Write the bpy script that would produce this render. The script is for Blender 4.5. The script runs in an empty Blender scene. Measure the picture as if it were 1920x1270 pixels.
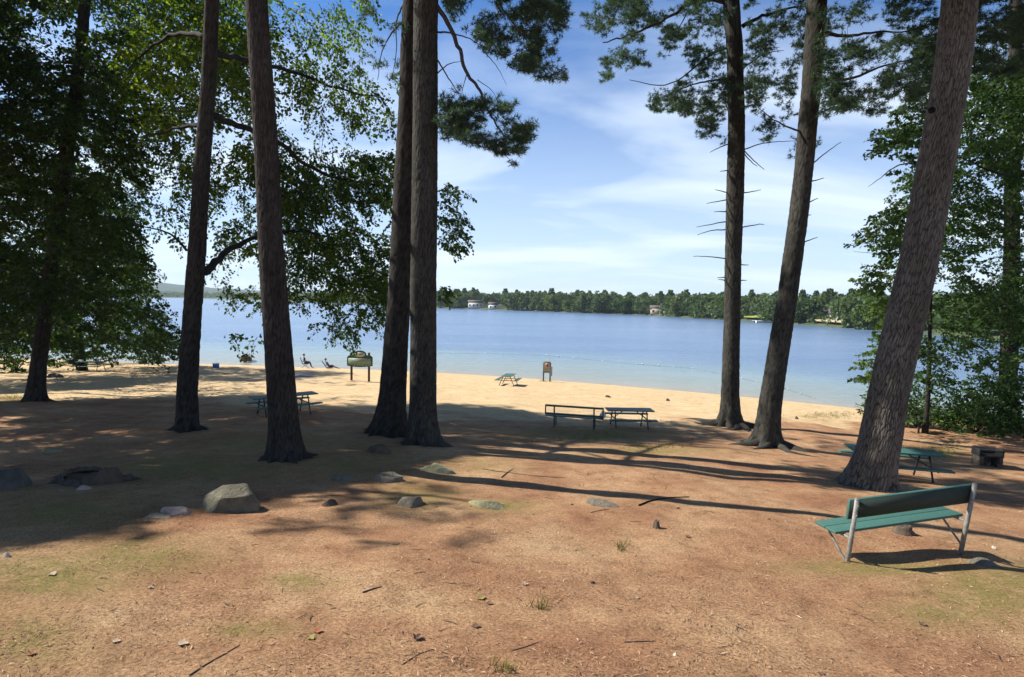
import bpy, math, random
import numpy as np
from mathutils import Vector, Matrix

random.seed(11)
rng = np.random.default_rng(11)
scene = bpy.context.scene
COL = scene.collection

# ------------------------------------------------------------------ camera model
W, H, F = 1920.0, 1270.0, 1050.0
CAM = np.array([0.0, 0.0, 7.2])
PITCH = math.atan(69.0 / F)
ROLL = math.atan(0.02)
_f = np.array([0, math.cos(PITCH), -math.sin(PITCH)])
_r0 = np.array([1.0, 0, 0])
_u0 = np.array([0, math.sin(PITCH), math.cos(PITCH)])
_R = math.cos(ROLL) * _r0 + math.sin(ROLL) * _u0
_U = -math.sin(ROLL) * _r0 + math.cos(ROLL) * _u0


def ray(px, py):
    px = np.asarray(px, float)[..., None]
    py = np.asarray(py, float)[..., None]
    return _f + _R * (px - W / 2) / F + _U * (H / 2 - py) / F


def at(px, py, Y):
    d = ray(px, py)
    return CAM + d * (np.asarray(Y, float)[..., None] / d[..., 1:2])


def project(P):
    q = np.asarray(P, float) - CAM
    z = q @ _f
    z = np.where(np.abs(z) < 1e-6, 1e-6, z)
    return W / 2 + F * (q @ _R) / z, H / 2 - F * (q @ _U) / z, z


# sun direction (towards the sun)
SUN_EL = math.radians(43)
_az = np.array([-0.98, 0.205])
_az /= np.linalg.norm(_az)
SUN = np.array([_az[0] * math.cos(SUN_EL), _az[1] * math.cos(SUN_EL), math.sin(SUN_EL)])


# ------------------------------------------------------------------ noise
def _hash(i, j, k):
    i = i.astype(np.int64); j = j.astype(np.int64); k = k.astype(np.int64)
    h = (i * 374761393 + j * 668265263 + k * 2147483647 + 1013904223) & 0xFFFFFFFF
    h = ((h ^ (h >> 13)) * 1274126177) & 0xFFFFFFFF
    h = ((h ^ (h >> 16)) * 2246822519) & 0xFFFFFFFF
    return ((h ^ (h >> 15)) & 0xFFFF) / 65535.0


def vn(x, y, z=0.0):
    x = np.asarray(x, float); y = np.asarray(y, float)
    z = np.asarray(z, float) + np.zeros_like(x)
    xi, yi, zi = np.floor(x), np.floor(y), np.floor(z)
    a, b, c = x - xi, y - yi, z - zi
    a = a * a * (3 - 2 * a); b = b * b * (3 - 2 * b); c = c * c * (3 - 2 * c)
    r = 0
    for dx in (0, 1):
        for dy in (0, 1):
            for dz in (0, 1):
                w = (a if dx else 1 - a) * (b if dy else 1 - b) * (c if dz else 1 - c)
                r = r + w * _hash(xi + dx, yi + dy, zi + dz)
    return r


def fbm(x, y, z=0.0, o=3):
    s, a, t = 0, 0.5, 0
    for i in range(o):
        s = s + a * vn(x * 2 ** i + 17.3 * i, y * 2 ** i + 5.1 * i, np.asarray(z) * 2 ** i)
        t += a
        a *= 0.5
    return s / t


# ------------------------------------------------------------------ terrain
def water_hit(px, py):
    d = ray(px, py)
    return CAM + d * (-CAM[2] / d[..., 2:3])


_sp = [(300, 683), (400, 684), (560, 689), (700, 694), (830, 700), (930, 706), (1024, 713), (1150, 723),
       (1300, 736), (1450, 750), (1600, 766), (1700, 775)]
_sh = np.array([water_hit(a, b)[:2] for a, b in _sp])
SHX = np.concatenate([[-900, -400, -150, -90, -55], _sh[:, 0], [38, 55, 90, 200, 600, 1200]])
SHY = np.concatenate([[-200, 20, 44, 56, 60], _sh[:, 1], [28.5, 19, -12, -120, -600, -1300]])
_fx = np.linspace(-400, 2000, 24001)
_fy = np.interp(_fx, [-400, -60, -6, 0, 1.2, 4, 9, 15, 29, 35, 41, 44.5, 48, 52, 56, 60, 120, 2000],
                [-9, -5, -.6, 0, .22, .48, .8, 1.1, 2.3, 2.95, 3.5, 3.95, 4.35, 4.95, 5.5, 5.75, 6.3, 6.5])
_k = np.exp(-0.5 * (np.arange(-20, 21) / 9.0) ** 2); _k /= _k.sum()
_fy = np.convolve(np.pad(_fy, 20, mode='edge'), _k, mode='valid')


def shore_d(x, y):
    return (np.interp(x, SHX, SHY) - y) * 0.93


def G(x, y):
    x = np.asarray(x, float); y = np.asarray(y, float)
    d = shore_d(x, y)
    z = np.interp(d, _fx, _fy)
    amp = np.clip(d / 18.0, 0, 1)
    z = z + amp * (0.16 * (vn(x * .22 + 3, y * .22 + 9) - .5) + 0.10 * (vn(x * .7, y * .7) - .5))
    z = z + np.clip(d / 6.0, 0, 1) * (.035 * (vn(x * 1.9 + 4, y * 1.9) - .5))
    return z


def ground_hit(px, py):
    d = ray(px, py)
    t = np.linspace(2.5, 140, 8000)
    P = CAM + d[None, :] * t[:, None]
    below = P[:, 2] < np.maximum(G(P[:, 0], P[:, 1]), -1)
    i = int(np.argmax(below)) if below.any() else len(t) - 1
    p = P[i]
    return np.array([p[0], p[1], float(G(p[0], p[1]))])


def sand_amount(x, y):
    d = shore_d(x, y)
    lim = np.interp(x, [-60, -25, -8, 2, 10, 18, 26, 40], [34, 31, 28.5, 26, 20, 12.5, 7, 4])
    lim = lim + 5 * (vn(x * .35 + 7, y * .35) - .5) + 2.5 * (vn(x * 1.3, y * 1.3 + 3) - .5)
    return np.clip((lim - d) / 3.5 + .5, 0, 1)


# ------------------------------------------------------------------ materials
def new_mat(name):
    m = bpy.data.materials.new(name); m.use_nodes = True
    nt = m.node_tree
    b = nt.nodes['Principled BSDF']
    return m, nt, b


def N(nt, t, **kw):
    n = nt.nodes.new(t)
    for k, v in kw.items():
        if k in n.inputs:
            n.inputs[k].default_value = v
        else:
            setattr(n, k, v)
    return n


def ramp(nt, stops, interp='LINEAR'):
    n = nt.nodes.new('ShaderNodeValToRGB')
    n.color_ramp.interpolation = interp
    el = n.color_ramp.elements
    while len(el) > 1:
        el.remove(el[-1])
    el[0].position = stops[0][0]; el[0].color = (*stops[0][1], 1)
    for p, c in stops[1:]:
        e = el.new(p); e.color = (*c, 1)
    return n


def mixc(nt, fac, a, b, mode='MIX'):
    n = nt.nodes.new('ShaderNodeMix'); n.data_type = 'RGBA'; n.blend_type = mode
    L = nt.links
    for sock, v in ((n.inputs[0], fac), (n.inputs[6], a), (n.inputs[7], b)):
        if hasattr(v, 'is_output'):
            L.new(v, sock)
        elif isinstance(v, (int, float)):
            sock.default_value = v
        else:
            sock.default_value = (*v, 1)
    return n.outputs[2]


def coords(nt, scale=(1, 1, 1), kind='Object'):
    tc = nt.nodes.new('ShaderNodeTexCoord')
    mp = nt.nodes.new('ShaderNodeMapping')
    mp.inputs['Scale'].default_value = scale
    nt.links.new(tc.outputs[kind], mp.inputs['Vector'])
    return mp.outputs['Vector']


def noise_n(nt, vec, scale, detail=4, rough=.55):
    n = N(nt, 'ShaderNodeTexNoise', Scale=scale, Detail=detail, Roughness=rough)
    nt.links.new(vec, n.inputs['Vector'])
    return n.outputs['Fac']


def bump(nt, b, height, strength=.5, dist=.02):
    n = N(nt, 'ShaderNodeBump', Strength=strength, Distance=dist)
    nt.links.new(height, n.inputs['Height'])
    nt.links.new(n.outputs['Normal'], b.inputs['Normal'])


def surf_mat(name, c1, c2, scale=6, rough=.7, sc=(1, 1, 1), bmp=.3, bdist=.01, metal=0.0, c3=None, pos=(.3, .7)):
    m, nt, b = new_mat(name)
    v = coords(nt, sc)
    f = noise_n(nt, v, scale, 6, .6)
    st = [(pos[0], c1), (pos[1], c2)]
    if c3:
        st.append((min(pos[1] + .12, 1), c3))
    r = ramp(nt, st)
    nt.links.new(f, r.inputs[0])
    nt.links.new(r.outputs[0], b.inputs['Base Color'])
    b.inputs['Roughness'].default_value = rough
    b.inputs['Metallic'].default_value = metal
    if bmp:
        bump(nt, b, noise_n(nt, v, scale * 4, 5, .6), bmp, bdist)
    return m


def bark_mat(name, dark, light, moss=0.0, sc=1.0):
    m, nt, b = new_mat(name)
    v = coords(nt, (9 * sc, 9 * sc, 1.5 * sc))
    f = noise_n(nt, v, 1.6, 6, .65)
    at_ = N(nt, 'ShaderNodeAttribute'); at_.attribute_name = 'ridge'
    mx = N(nt, 'ShaderNodeMath', operation='MULTIPLY_ADD'); mx.inputs[1].default_value = .72
    nt.links.new(at_.outputs['Fac'], mx.inputs[0]); 
    m2 = N(nt, 'ShaderNodeMath', operation='MULTIPLY'); m2.inputs[1].default_value = .34
    nt.links.new(f, m2.inputs[0]); nt.links.new(m2.outputs[0], mx.inputs[2])
    r = ramp(nt, [(.18, dark), (.62, light), (.85, tuple(min(1, c * 1.35) for c in light))])
    nt.links.new(mx.outputs[0], r.inputs[0])
    big = noise_n(nt, coords(nt, (1.6, 1.6, .5)), 1.3, 3)
    rb = ramp(nt, [(.35, (.74, .72, .7)), (.65, (1.14, 1.13, 1.12))])
    nt.links.new(big, rb.inputs[0])
    c = mixc(nt, 1.0, r.outputs[0], rb.outputs[0], 'MULTIPLY')
    if moss:
        mn = noise_n(nt, coords(nt, (3, 3, 1.2)), 1.5, 5)
        rm = ramp(nt, [(.55, (0, 0, 0)), (.72, (moss,) * 3)])
        nt.links.new(mn, rm.inputs[0])
        c = mixc(nt, rm.outputs[0], c, (.09, .095, .05))
    nt.links.new(c, b.inputs['Base Color'])
    b.inputs['Roughness'].default_value = .92
    b.inputs['Specular IOR Level'].default_value = .15
    bump(nt, b, noise_n(nt, coords(nt, (22 * sc, 22 * sc, 5 * sc)), 1.5, 6, .7), .8, .02)
    return m


def leaf_mat(name, stops, trans=.45, rough=.55, tcol=(1.3, 1.25, .45)):
    m, nt, b = new_mat(name)
    a = N(nt, 'ShaderNodeAttribute'); a.attribute_name = 'tint'
    r = ramp(nt, stops)
    nt.links.new(a.outputs['Fac'], r.inputs[0])
    nt.links.new(r.outputs[0], b.inputs['Base Color'])
    b.inputs['Roughness'].default_value = rough
    b.inputs['Specular IOR Level'].default_value = .25
    if trans:
        t = N(nt, 'ShaderNodeBsdfTranslucent')
        tc = mixc(nt, 1.0, r.outputs[0], tcol, 'MULTIPLY')
        nt.links.new(tc, t.inputs['Color'])
        mx = N(nt, 'ShaderNodeMixShader', Fac=trans)
        nt.links.new(b.outputs[0], mx.inputs[1]); nt.links.new(t.outputs[0], mx.inputs[2])
        nt.links.new(mx.outputs[0], nt.nodes['Material Output'].inputs['Surface'])
    return m


M = {}
M['bark'] = bark_mat('bark', (.010, .009, .008), (.038, .034, .029))
M['bark_grey'] = bark_mat('bark_grey', (.018, .0165, .015), (.122, .114, .098), .4)
M['bark_mid'] = bark_mat('bark_mid', (.010, .0095, .009), (.047, .046, .040), .25)
M['bark_red'] = bark_mat('bark_red', (.012, .010, .009), (.044, .038, .033))
M['twig'] = surf_mat('twig', (.03, .024, .02), (.07, .058, .05), 12, .9)
M['deadwood'] = surf_mat('deadwood', (.05, .042, .036), (.12, .10, .085), 14, .9)
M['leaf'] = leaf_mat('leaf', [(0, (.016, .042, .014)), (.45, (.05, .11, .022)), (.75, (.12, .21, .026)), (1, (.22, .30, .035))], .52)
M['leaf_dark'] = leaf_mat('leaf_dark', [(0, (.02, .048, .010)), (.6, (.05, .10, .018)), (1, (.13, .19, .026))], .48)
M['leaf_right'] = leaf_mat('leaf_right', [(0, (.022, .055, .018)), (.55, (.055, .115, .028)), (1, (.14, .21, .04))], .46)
M['needle'] = leaf_mat('needle', [(0, (.035, .068, .046)), (.5, (.072, .122, .078)), (.8, (.125, .175, .095)), (1, (.20, .20, .10))], .45, .45, (1.1, 1.2, .6))
M['grass'] = leaf_mat('grass', [(0, (.07, .085, .02)), (.6, (.14, .145, .035)), (1, (.28, .23, .09))], .35)
M['litter'] = leaf_mat('litter', [(0, (.085, .05, .03)), (.3, (.21, .11, .062)), (.55, (.31, .185, .11)), (.8, (.42, .27, .16)), (1, (.62, .47, .33))], 0, .8)
M['far_leaf'] = leaf_mat('far_leaf', [(0, (.035, .07, .03)), (.5, (.08, .13, .048)), (1, (.14, .185, .07))], .4)
M['rock'] = surf_mat('rock', (.10, .088, .056), (.205, .185, .118), 7, .9, bmp=1, bdist=.04, c3=(.30, .28, .19))
M['rock_grey'] = surf_mat('rock_grey', (.11, .092, .066), (.23, .20, .145), 8, .9, bmp=1, bdist=.04, c3=(.33, .31, .22))
M['rock_pink'] = surf_mat('rock_pink', (.26, .18, .145), (.48, .37, .30), 7, .9, bmp=.7, bdist=.02)
M['rock_dark'] = surf_mat('rock_dark', (.045, .046, .040), (.11, .11, .095), 5, .9, bmp=.7, bdist=.03)
M['rock_moss'] = surf_mat('rock_moss', (.14, .14, .06), (.30, .28, .17), 5, .95, bmp=.7, bdist=.03, c3=(.40, .36, .26))
M['stump'] = surf_mat('stump', (.045, .033, .022), (.14, .10, .066), 6, .95, (1, 1, .3), .8, .03)
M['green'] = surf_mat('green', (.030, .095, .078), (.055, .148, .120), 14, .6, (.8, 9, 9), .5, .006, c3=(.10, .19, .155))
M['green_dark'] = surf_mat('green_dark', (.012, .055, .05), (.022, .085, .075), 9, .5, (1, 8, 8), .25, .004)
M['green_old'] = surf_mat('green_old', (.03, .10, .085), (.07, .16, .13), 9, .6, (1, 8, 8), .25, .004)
M['shade_board'] = surf_mat('shade_board', (.014, .028, .022), (.030, .050, .040), 8, .85, (1, 10, 10), .3, .003)  # dark green that paints shade onto the bench back
M['galv'] = surf_mat('galv', (.15, .145, .125), (.33, .32, .285), 14, .6, (1, 1, 1), .3, .003, metal=.3)
M['iron'] = surf_mat('iron', (.012, .013, .014), (.035, .034, .032), 18, .65, bmp=.3, bdist=.003)
M['concrete'] = surf_mat('concrete', (.045, .036, .027), (.15, .12, .088), 5, .95, bmp=.6, bdist=.01)
M['post_wood'] = surf_mat('post_wood', (.035, .020, .012), (.075, .045, .028), 10, .85, (4, 4, .6))
M['post_grey'] = surf_mat('post_grey', (.07, .085, .09), (.13, .15, .155), 10, .85, (4, 4, .6))
M['sign_green'] = surf_mat('sign_green', (.020, .05, .026), (.035, .075, .04), 9, .6)
M['sign_board'] = surf_mat('sign_board', (.12, .20, .13), (.17, .26, .175), 5, .6)
M['cream'] = surf_mat('cream', (.36, .35, .29), (.48, .46, .38), 9, .7)
M['tan'] = surf_mat('tan', (.20, .19, .16), (.30, .285, .245), 6, .7)
M['orange'] = surf_mat('orange', (.42, .19, .09), (.54, .27, .14), 9, .5)
M['white'] = surf_mat('white', (.70, .69, .66), (.82, .81, .78), 9, .5)
M['white_wall'] = surf_mat('white_wall', (.5, .48, .44), (.6, .58, .54), 2, .8)
M['tan_wall'] = surf_mat('tan_wall', (.34, .27, .19), (.44, .36, .27), 2, .8)
M['roof'] = surf_mat('roof', (.07, .06, .055), (.13, .115, .105), 4, .9)
M['glass'] = surf_mat('glass', (.02, .025, .03), (.04, .045, .05), 2, .15)
M['blue_cloth'] = surf_mat('blue_cloth', (.03, .12, .50), (.05, .18, .62), 9, .8)
M['navy'] = surf_mat('navy', (.010, .012, .05), (.02, .022, .075), 9, .8)
M['purple'] = surf_mat('purple', (.06, .012, .06), (.10, .02, .09), 9, .8)
M['skin'] = surf_mat('skin', (.36, .20, .13), (.44, .26, .18), 9, .6)
M['hair'] = surf_mat('hair', (.012, .009, .007), (.03, .02, .016), 20, .6)
M['black'] = surf_mat('black', (.010, .010, .011), (.022, .022, .024), 9, .6)
M['boat_red'] = surf_mat('boat_red', (.18, .075, .06), (.26, .115, .09), 5, .6)
M['pale_leaf'] = surf_mat('pale_leaf', (.30, .22, .14), (.46, .35, .24), 20, .8)
M['rust_leaf'] = surf_mat('rust_leaf', (.25, .08, .03), (.42, .16, .06), 20, .8)
M['brown_leaf'] = surf_mat('brown_leaf', (.10, .055, .03), (.2, .11, .06), 20, .8)
M['yellow_leaf'] = surf_mat('yellow_leaf', (.20, .16, .04), (.30, .25, .07), 20, .8)
M['chip'] = surf_mat('chip', (.45, .38, .30), (.62, .55, .46), 20, .9)


def ground_material():
    m, nt, b = new_mat('ground')
    L = nt.links
    v = coords(nt)
    big = noise_n(nt, v, .55, 5, .6)
    mid = noise_n(nt, v, 2.6, 6, .65)
    fine = noise_n(nt, coords(nt, (1, 1, 1)), 30, 8, .75)
    vr = N(nt, 'ShaderNodeTexVoronoi', Scale=55.0); L.new(coords(nt, (1, 1.6, 1)), vr.inputs['Vector'])
    wv = noise_n(nt, coords(nt, (1, 3.2, 1)), 38, 5, .8)
    rb = ramp(nt, [(.30, (.315, .168, .096)), (.45, (.385, .232, .132)), (.58, (.455, .298, .172)), (.75, (.525, .38, .225))])
    L.new(big, rb.inputs[0])
    rm = ramp(nt, [(.28, (.62, .55, .50)), (.45, (.92, .88, .86)), (.62, (1.08, 1.05, 1.02)), (.78, (1.25, 1.22, 1.12))])
    L.new(mid, rm.inputs[0])
    c = mixc(nt, 1.0, rb.outputs[0], rm.outputs[0], 'MULTIPLY')
    rf = ramp(nt, [(.32, (.26, .21, .19)), (.44, (.74, .70, .68)), (.56, (1.10, 1.08, 1.05)), (.68, (1.6, 1.56, 1.48))])
    L.new(fine, rf.inputs[0])
    c = mixc(nt, .85, c, rf.outputs[0], 'MULTIPLY')
    rw = ramp(nt, [(.32, (.5, .42, .38)), (.5, (1, 1, 1)), (.68, (1.35, 1.32, 1.28))])
    L.new(wv, rw.inputs[0])
    c = mixc(nt, .8, c, rw.outputs[0], 'MULTIPLY')
    # moss
    am = N(nt, 'ShaderNodeAttribute'); am.attribute_name = 'moss'
    mf = N(nt, 'ShaderNodeMath', operation='MULTIPLY')
    mr = ramp(nt, [(.33, (0, 0, 0)), (.52, (.95, .95, .95))]); L.new(noise_n(nt, v, 4.5, 7, .7), mr.inputs[0])
    L.new(am.outputs['Fac'], mf.inputs[0]); L.new(mr.outputs[0], mf.inputs[1])
    mc = ramp(nt, [(.3, (.13, .105, .035)), (.6, (.27, .22, .075)), (.8, (.36, .31, .13))]); L.new(fine, mc.inputs[0])
    c = mixc(nt, mf.outputs[0], c, mc.outputs[0])
    # sand
    as_ = N(nt, 'ShaderNodeAttribute'); as_.attribute_name = 'sand'
    sr = ramp(nt, [(.3, (.47, .33, .175)), (.5, (.56, .41, .235)), (.7, (.63, .49, .30))])
    L.new(noise_n(nt, coords(nt, (.5, 2, 1)), 1.4, 7, .7), sr.inputs[0])
    s2 = ramp(nt, [(.34, (.70, .66, .62)), (.48, (1, 1, 1)), (.66, (1.12, 1.12, 1.1))]); L.new(noise_n(nt, v, 3.2, 8, .8), s2.inputs[0])
    sc_ = mixc(nt, 1.0, sr.outputs[0], s2.outputs[0], 'MULTIPLY')
    sf = N(nt, 'ShaderNodeMath', operation='MULTIPLY_ADD'); sf.inputs[1].default_value = 1.5
    sb = N(nt, 'ShaderNodeMath', operation='MULTIPLY_ADD'); sb.inputs[1].default_value = 1.4; sb.inputs[2].default_value = -.95
    L.new(mid, sb.inputs[0]); L.new(as_.outputs['Fac'], sf.inputs[0]); L.new(sb.outputs[0], sf.inputs[2])
    sf.use_clamp = True
    c = mixc(nt, sf.outputs[0], c, sc_)
    # wet sand by the water
    aw = N(nt, 'ShaderNodeAttribute'); aw.attribute_name = 'wet'
    c = mixc(nt, aw.outputs['Fac'], c, (.26, .185, .12))
    L.new(c, b.inputs['Base Color'])
    b.inputs['Roughness'].default_value = .95
    b.inputs['Specular IOR Level'].default_value = .1
    ad = N(nt, 'ShaderNodeMath', operation='ADD')
    L.new(fine, ad.inputs[0]); L.new(wv, ad.inputs[1])
    bump(nt, b, ad.outputs[0], .75, .03)
    return m


def water_material():
    m, nt, b = new_mat('water')
    L = nt.links
    ad = N(nt, 'ShaderNodeAttribute'); ad.attribute_name = 'depth'
    r = ramp(nt, [(0, (.34, .31, .24)), (.08, (.26, .30, .27)), (.27, (.20, .28, .31)), (.48, (.14, .22, .325)), (.7, (.125, .20, .33)), (1, (.125, .20, .33))])
    L.new(ad.outputs['Fac'], r.inputs[0])
    pat = noise_n(nt, coords(nt, (.012, .05, 1)), 1.0, 6, .6)
    rp = ramp(nt, [(.3, (.80, .84, .9)), (.7, (1.18, 1.14, 1.08))]); L.new(pat, rp.inputs[0])
    c = mixc(nt, 1.0, r.outputs[0], rp.outputs[0], 'MULTIPLY')
    L.new(c, b.inputs['Base Color'])
    b.inputs['Roughness'].default_value = .22
    b.inputs['IOR'].default_value = 1.33
    w1 = noise_n(nt, coords(nt, (.6, 1.6, 1)), .9, 5, .6)
    w2 = noise_n(nt, coords(nt, (.10, .35, 1)), .7, 5, .6)
    s = N(nt, 'ShaderNodeMath', operation='MULTIPLY_ADD'); s.inputs[1].default_value = 2.2
    L.new(w2, s.inputs[0]); L.new(w1, s.inputs[2])
    bump(nt, b, s.outputs[0], .75, .25)
    return m


M['ground'] = ground_material()
M['water'] = water_material()
M['far_ground'] = surf_mat('far_ground', (.03, .05, .02), (.10, .12, .05), .08, .95, bmp=0)
M['far_hill'] = surf_mat('far_hill', (.02, .045, .035), (.04, .075, .05), .02, .95, bmp=0)
M['lawn'] = surf_mat('lawn', (.16, .22, .04), (.26, .30, .07), .3, .95, bmp=0)
M['far_sand'] = surf_mat('far_sand', (.32, .27, .17), (.5, .42, .28), .3, .95, bmp=0)


# ------------------------------------------------------------------ object helpers
def set_mesh(name, V, polys_flat, loop_tot, mat, smooth=False, attrs=None):
    V = np.asarray(V, np.float32)
    me = bpy.data.meshes.new(name)
    nf = len(loop_tot)
    me.vertices.add(len(V)); me.vertices.foreach_set('co', V.ravel())
    me.loops.add(len(polys_flat)); me.loops.foreach_set('vertex_index', np.asarray(polys_flat, np.int32))
    me.polygons.add(nf)
    lt = np.asarray(loop_tot, np.int32)
    me.polygons.foreach_set('loop_start', np.concatenate([[0], np.cumsum(lt)[:-1]]).astype(np.int32))
    me.polygons.foreach_set('loop_total', lt)
    if smooth:
        me.polygons.foreach_set('use_smooth', np.ones(nf, bool))
    me.update(calc_edges=True)
    me.materials.append(mat)
    for k, a in (attrs or {}).items():
        at_ = me.attributes.new(k, 'FLOAT', 'POINT')
        at_.data.foreach_set('value', np.asarray(a, np.float32))
    return me


def link(name, me, parent=None, loc=None):
    o = bpy.data.objects.new(name, me); COL.objects.link(o)
    if parent is not None:
        o.parent = parent
    if loc is not None:
        o.location = loc
    return o


def tag(o, label=None, cat=None, group=None, kind=None):
    if label: o['label'] = label
    if cat: o['category'] = cat
    if group: o['group'] = group
    if kind: o['kind'] = kind
    return o


def thing(name, loc, label, cat, group=None, rz=0.0):
    o = bpy.data.objects.new(name, None); COL.objects.link(o)
    o.empty_display_size = .1
    o.location = loc; o.rotation_euler = (0, 0, rz)
    return tag(o, label, cat, group)


class MB:
    def __init__(s):
        s.v = []; s.f = []; s.attr = []

    def box(s, c, size, rot=None):
        b = len(s.v)
        hx, hy, hz = (q / 2 for q in size)
        R = rot if rot is not None else Matrix.Identity(3)
        for z in (-hz, hz):
            for x, y in ((-hx, -hy), (hx, -hy), (hx, hy), (-hx, hy)):
                s.v.append(Vector(c) + R @ Vector((x, y, z)))
        for q in ((3, 2, 1, 0), (4, 5, 6, 7), (0, 1, 5, 4), (1, 2, 6, 5), (2, 3, 7, 6), (3, 0, 4, 7)):
            s.f.append(tuple(b + i for i in q))
        return s

    def bar(s, p, q, w, d, up=(0, 0, 1)):
        """a rectangular bar from p to q"""
        p, q = Vector(p), Vector(q)
        ax = (q - p); L = ax.length; ax.normalize()
        u = Vector(up)
        sd = ax.cross(u)
        if sd.length < 1e-4:
            sd = ax.cross(Vector((1, 0, 0)))
        sd.normalize(); u = sd.cross(ax)
        R = Matrix((ax, sd, u)).transposed()
        return s.box((p + q) / 2, (L, w, d), R)

    def tube(s, pts, rad, n=8, cap=True):
        pts = [Vector(p) for p in pts]
        if isinstance(rad, (int, float)):
            rad = [rad] * len(pts)
        b = len(s.v)
        nrm = None
        for i, p in enumerate(pts):
            t = (pts[min(i + 1, len(pts) - 1)] - pts[max(i - 1, 0)])
            t.normalize()
            if nrm is None:
                nrm = t.orthogonal().normalized()
            else:
                nrm = (nrm - t * nrm.dot(t))
                if nrm.length < 1e-5:
                    nrm = t.orthogonal()
                nrm.normalize()
            bi = t.cross(nrm)
            for k in range(n):
                a = 2 * math.pi * k / n
                s.v.append(p + (nrm * math.cos(a) + bi * math.sin(a)) * rad[i])
        for i in range(len(pts) - 1):
            for k in range(n):
                k2 = (k + 1) % n
                s.f.append((b + i * n + k, b + i * n + k2, b + (i + 1) * n + k2, b + (i + 1) * n + k))
        if cap:
            s.f.append(tuple(b + k for k in reversed(range(n))))
            e = b + (len(pts) - 1) * n
            s.f.append(tuple(e + k for k in range(n)))
        return s

    def lathe(s, prof, n=16, c=(0, 0, 0)):
        b = len(s.v)
        for r, z in prof:
            for k in range(n):
                a = 2 * math.pi * k / n
                s.v.append(Vector((c[0] + r * math.cos(a), c[1] + r * math.sin(a), c[2] + z)))
        for i in range(len(prof) - 1):
            for k in range(n):
                k2 = (k + 1) % n
                s.f.append((b + i * n + k, b + i * n + k2, b + (i + 1) * n + k2, b + (i + 1) * n + k))
        s.f.append(tuple(b + k for k in reversed(range(n))))
        e = b + (len(prof) - 1) * n
        s.f.append(tuple(e + k for k in range(n)))
        return s

    def poly(s, pts, thick):
        """extrude a flat polygon given in XZ, thickness along y"""
        b = len(s.v); n = len(pts)
        for y in (-thick / 2, thick / 2):
            for x, z in pts:
                s.v.append(Vector((x, y, z)))
        s.f.append(tuple(b + i for i in range(n)))
        s.f.append(tuple(b + n + i for i in reversed(range(n))))
        for i in range(n):
            j = (i + 1) % n
            s.f.append((b + j, b + i, b + n + i, b + n + j))
        return s

    def build(s, name, mat, parent=None, origin=None, smooth=False, bevel=0.0, loc=None):
        V = np.array([tuple(v) for v in s.v], np.float32)
        if origin is not None:
            V = V - np.asarray(origin, np.float32)
        flat = [i for f in s.f for i in f]
        me = set_mesh(name, V, flat, [len(f) for f in s.f], mat, smooth)
        o = link(name, me, parent, loc)
        if bevel:
            m = o.modifiers.new('bevel', 'BEVEL'); m.width = bevel; m.segments = 2; m.limit_method = 'ANGLE'
        return o


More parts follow.
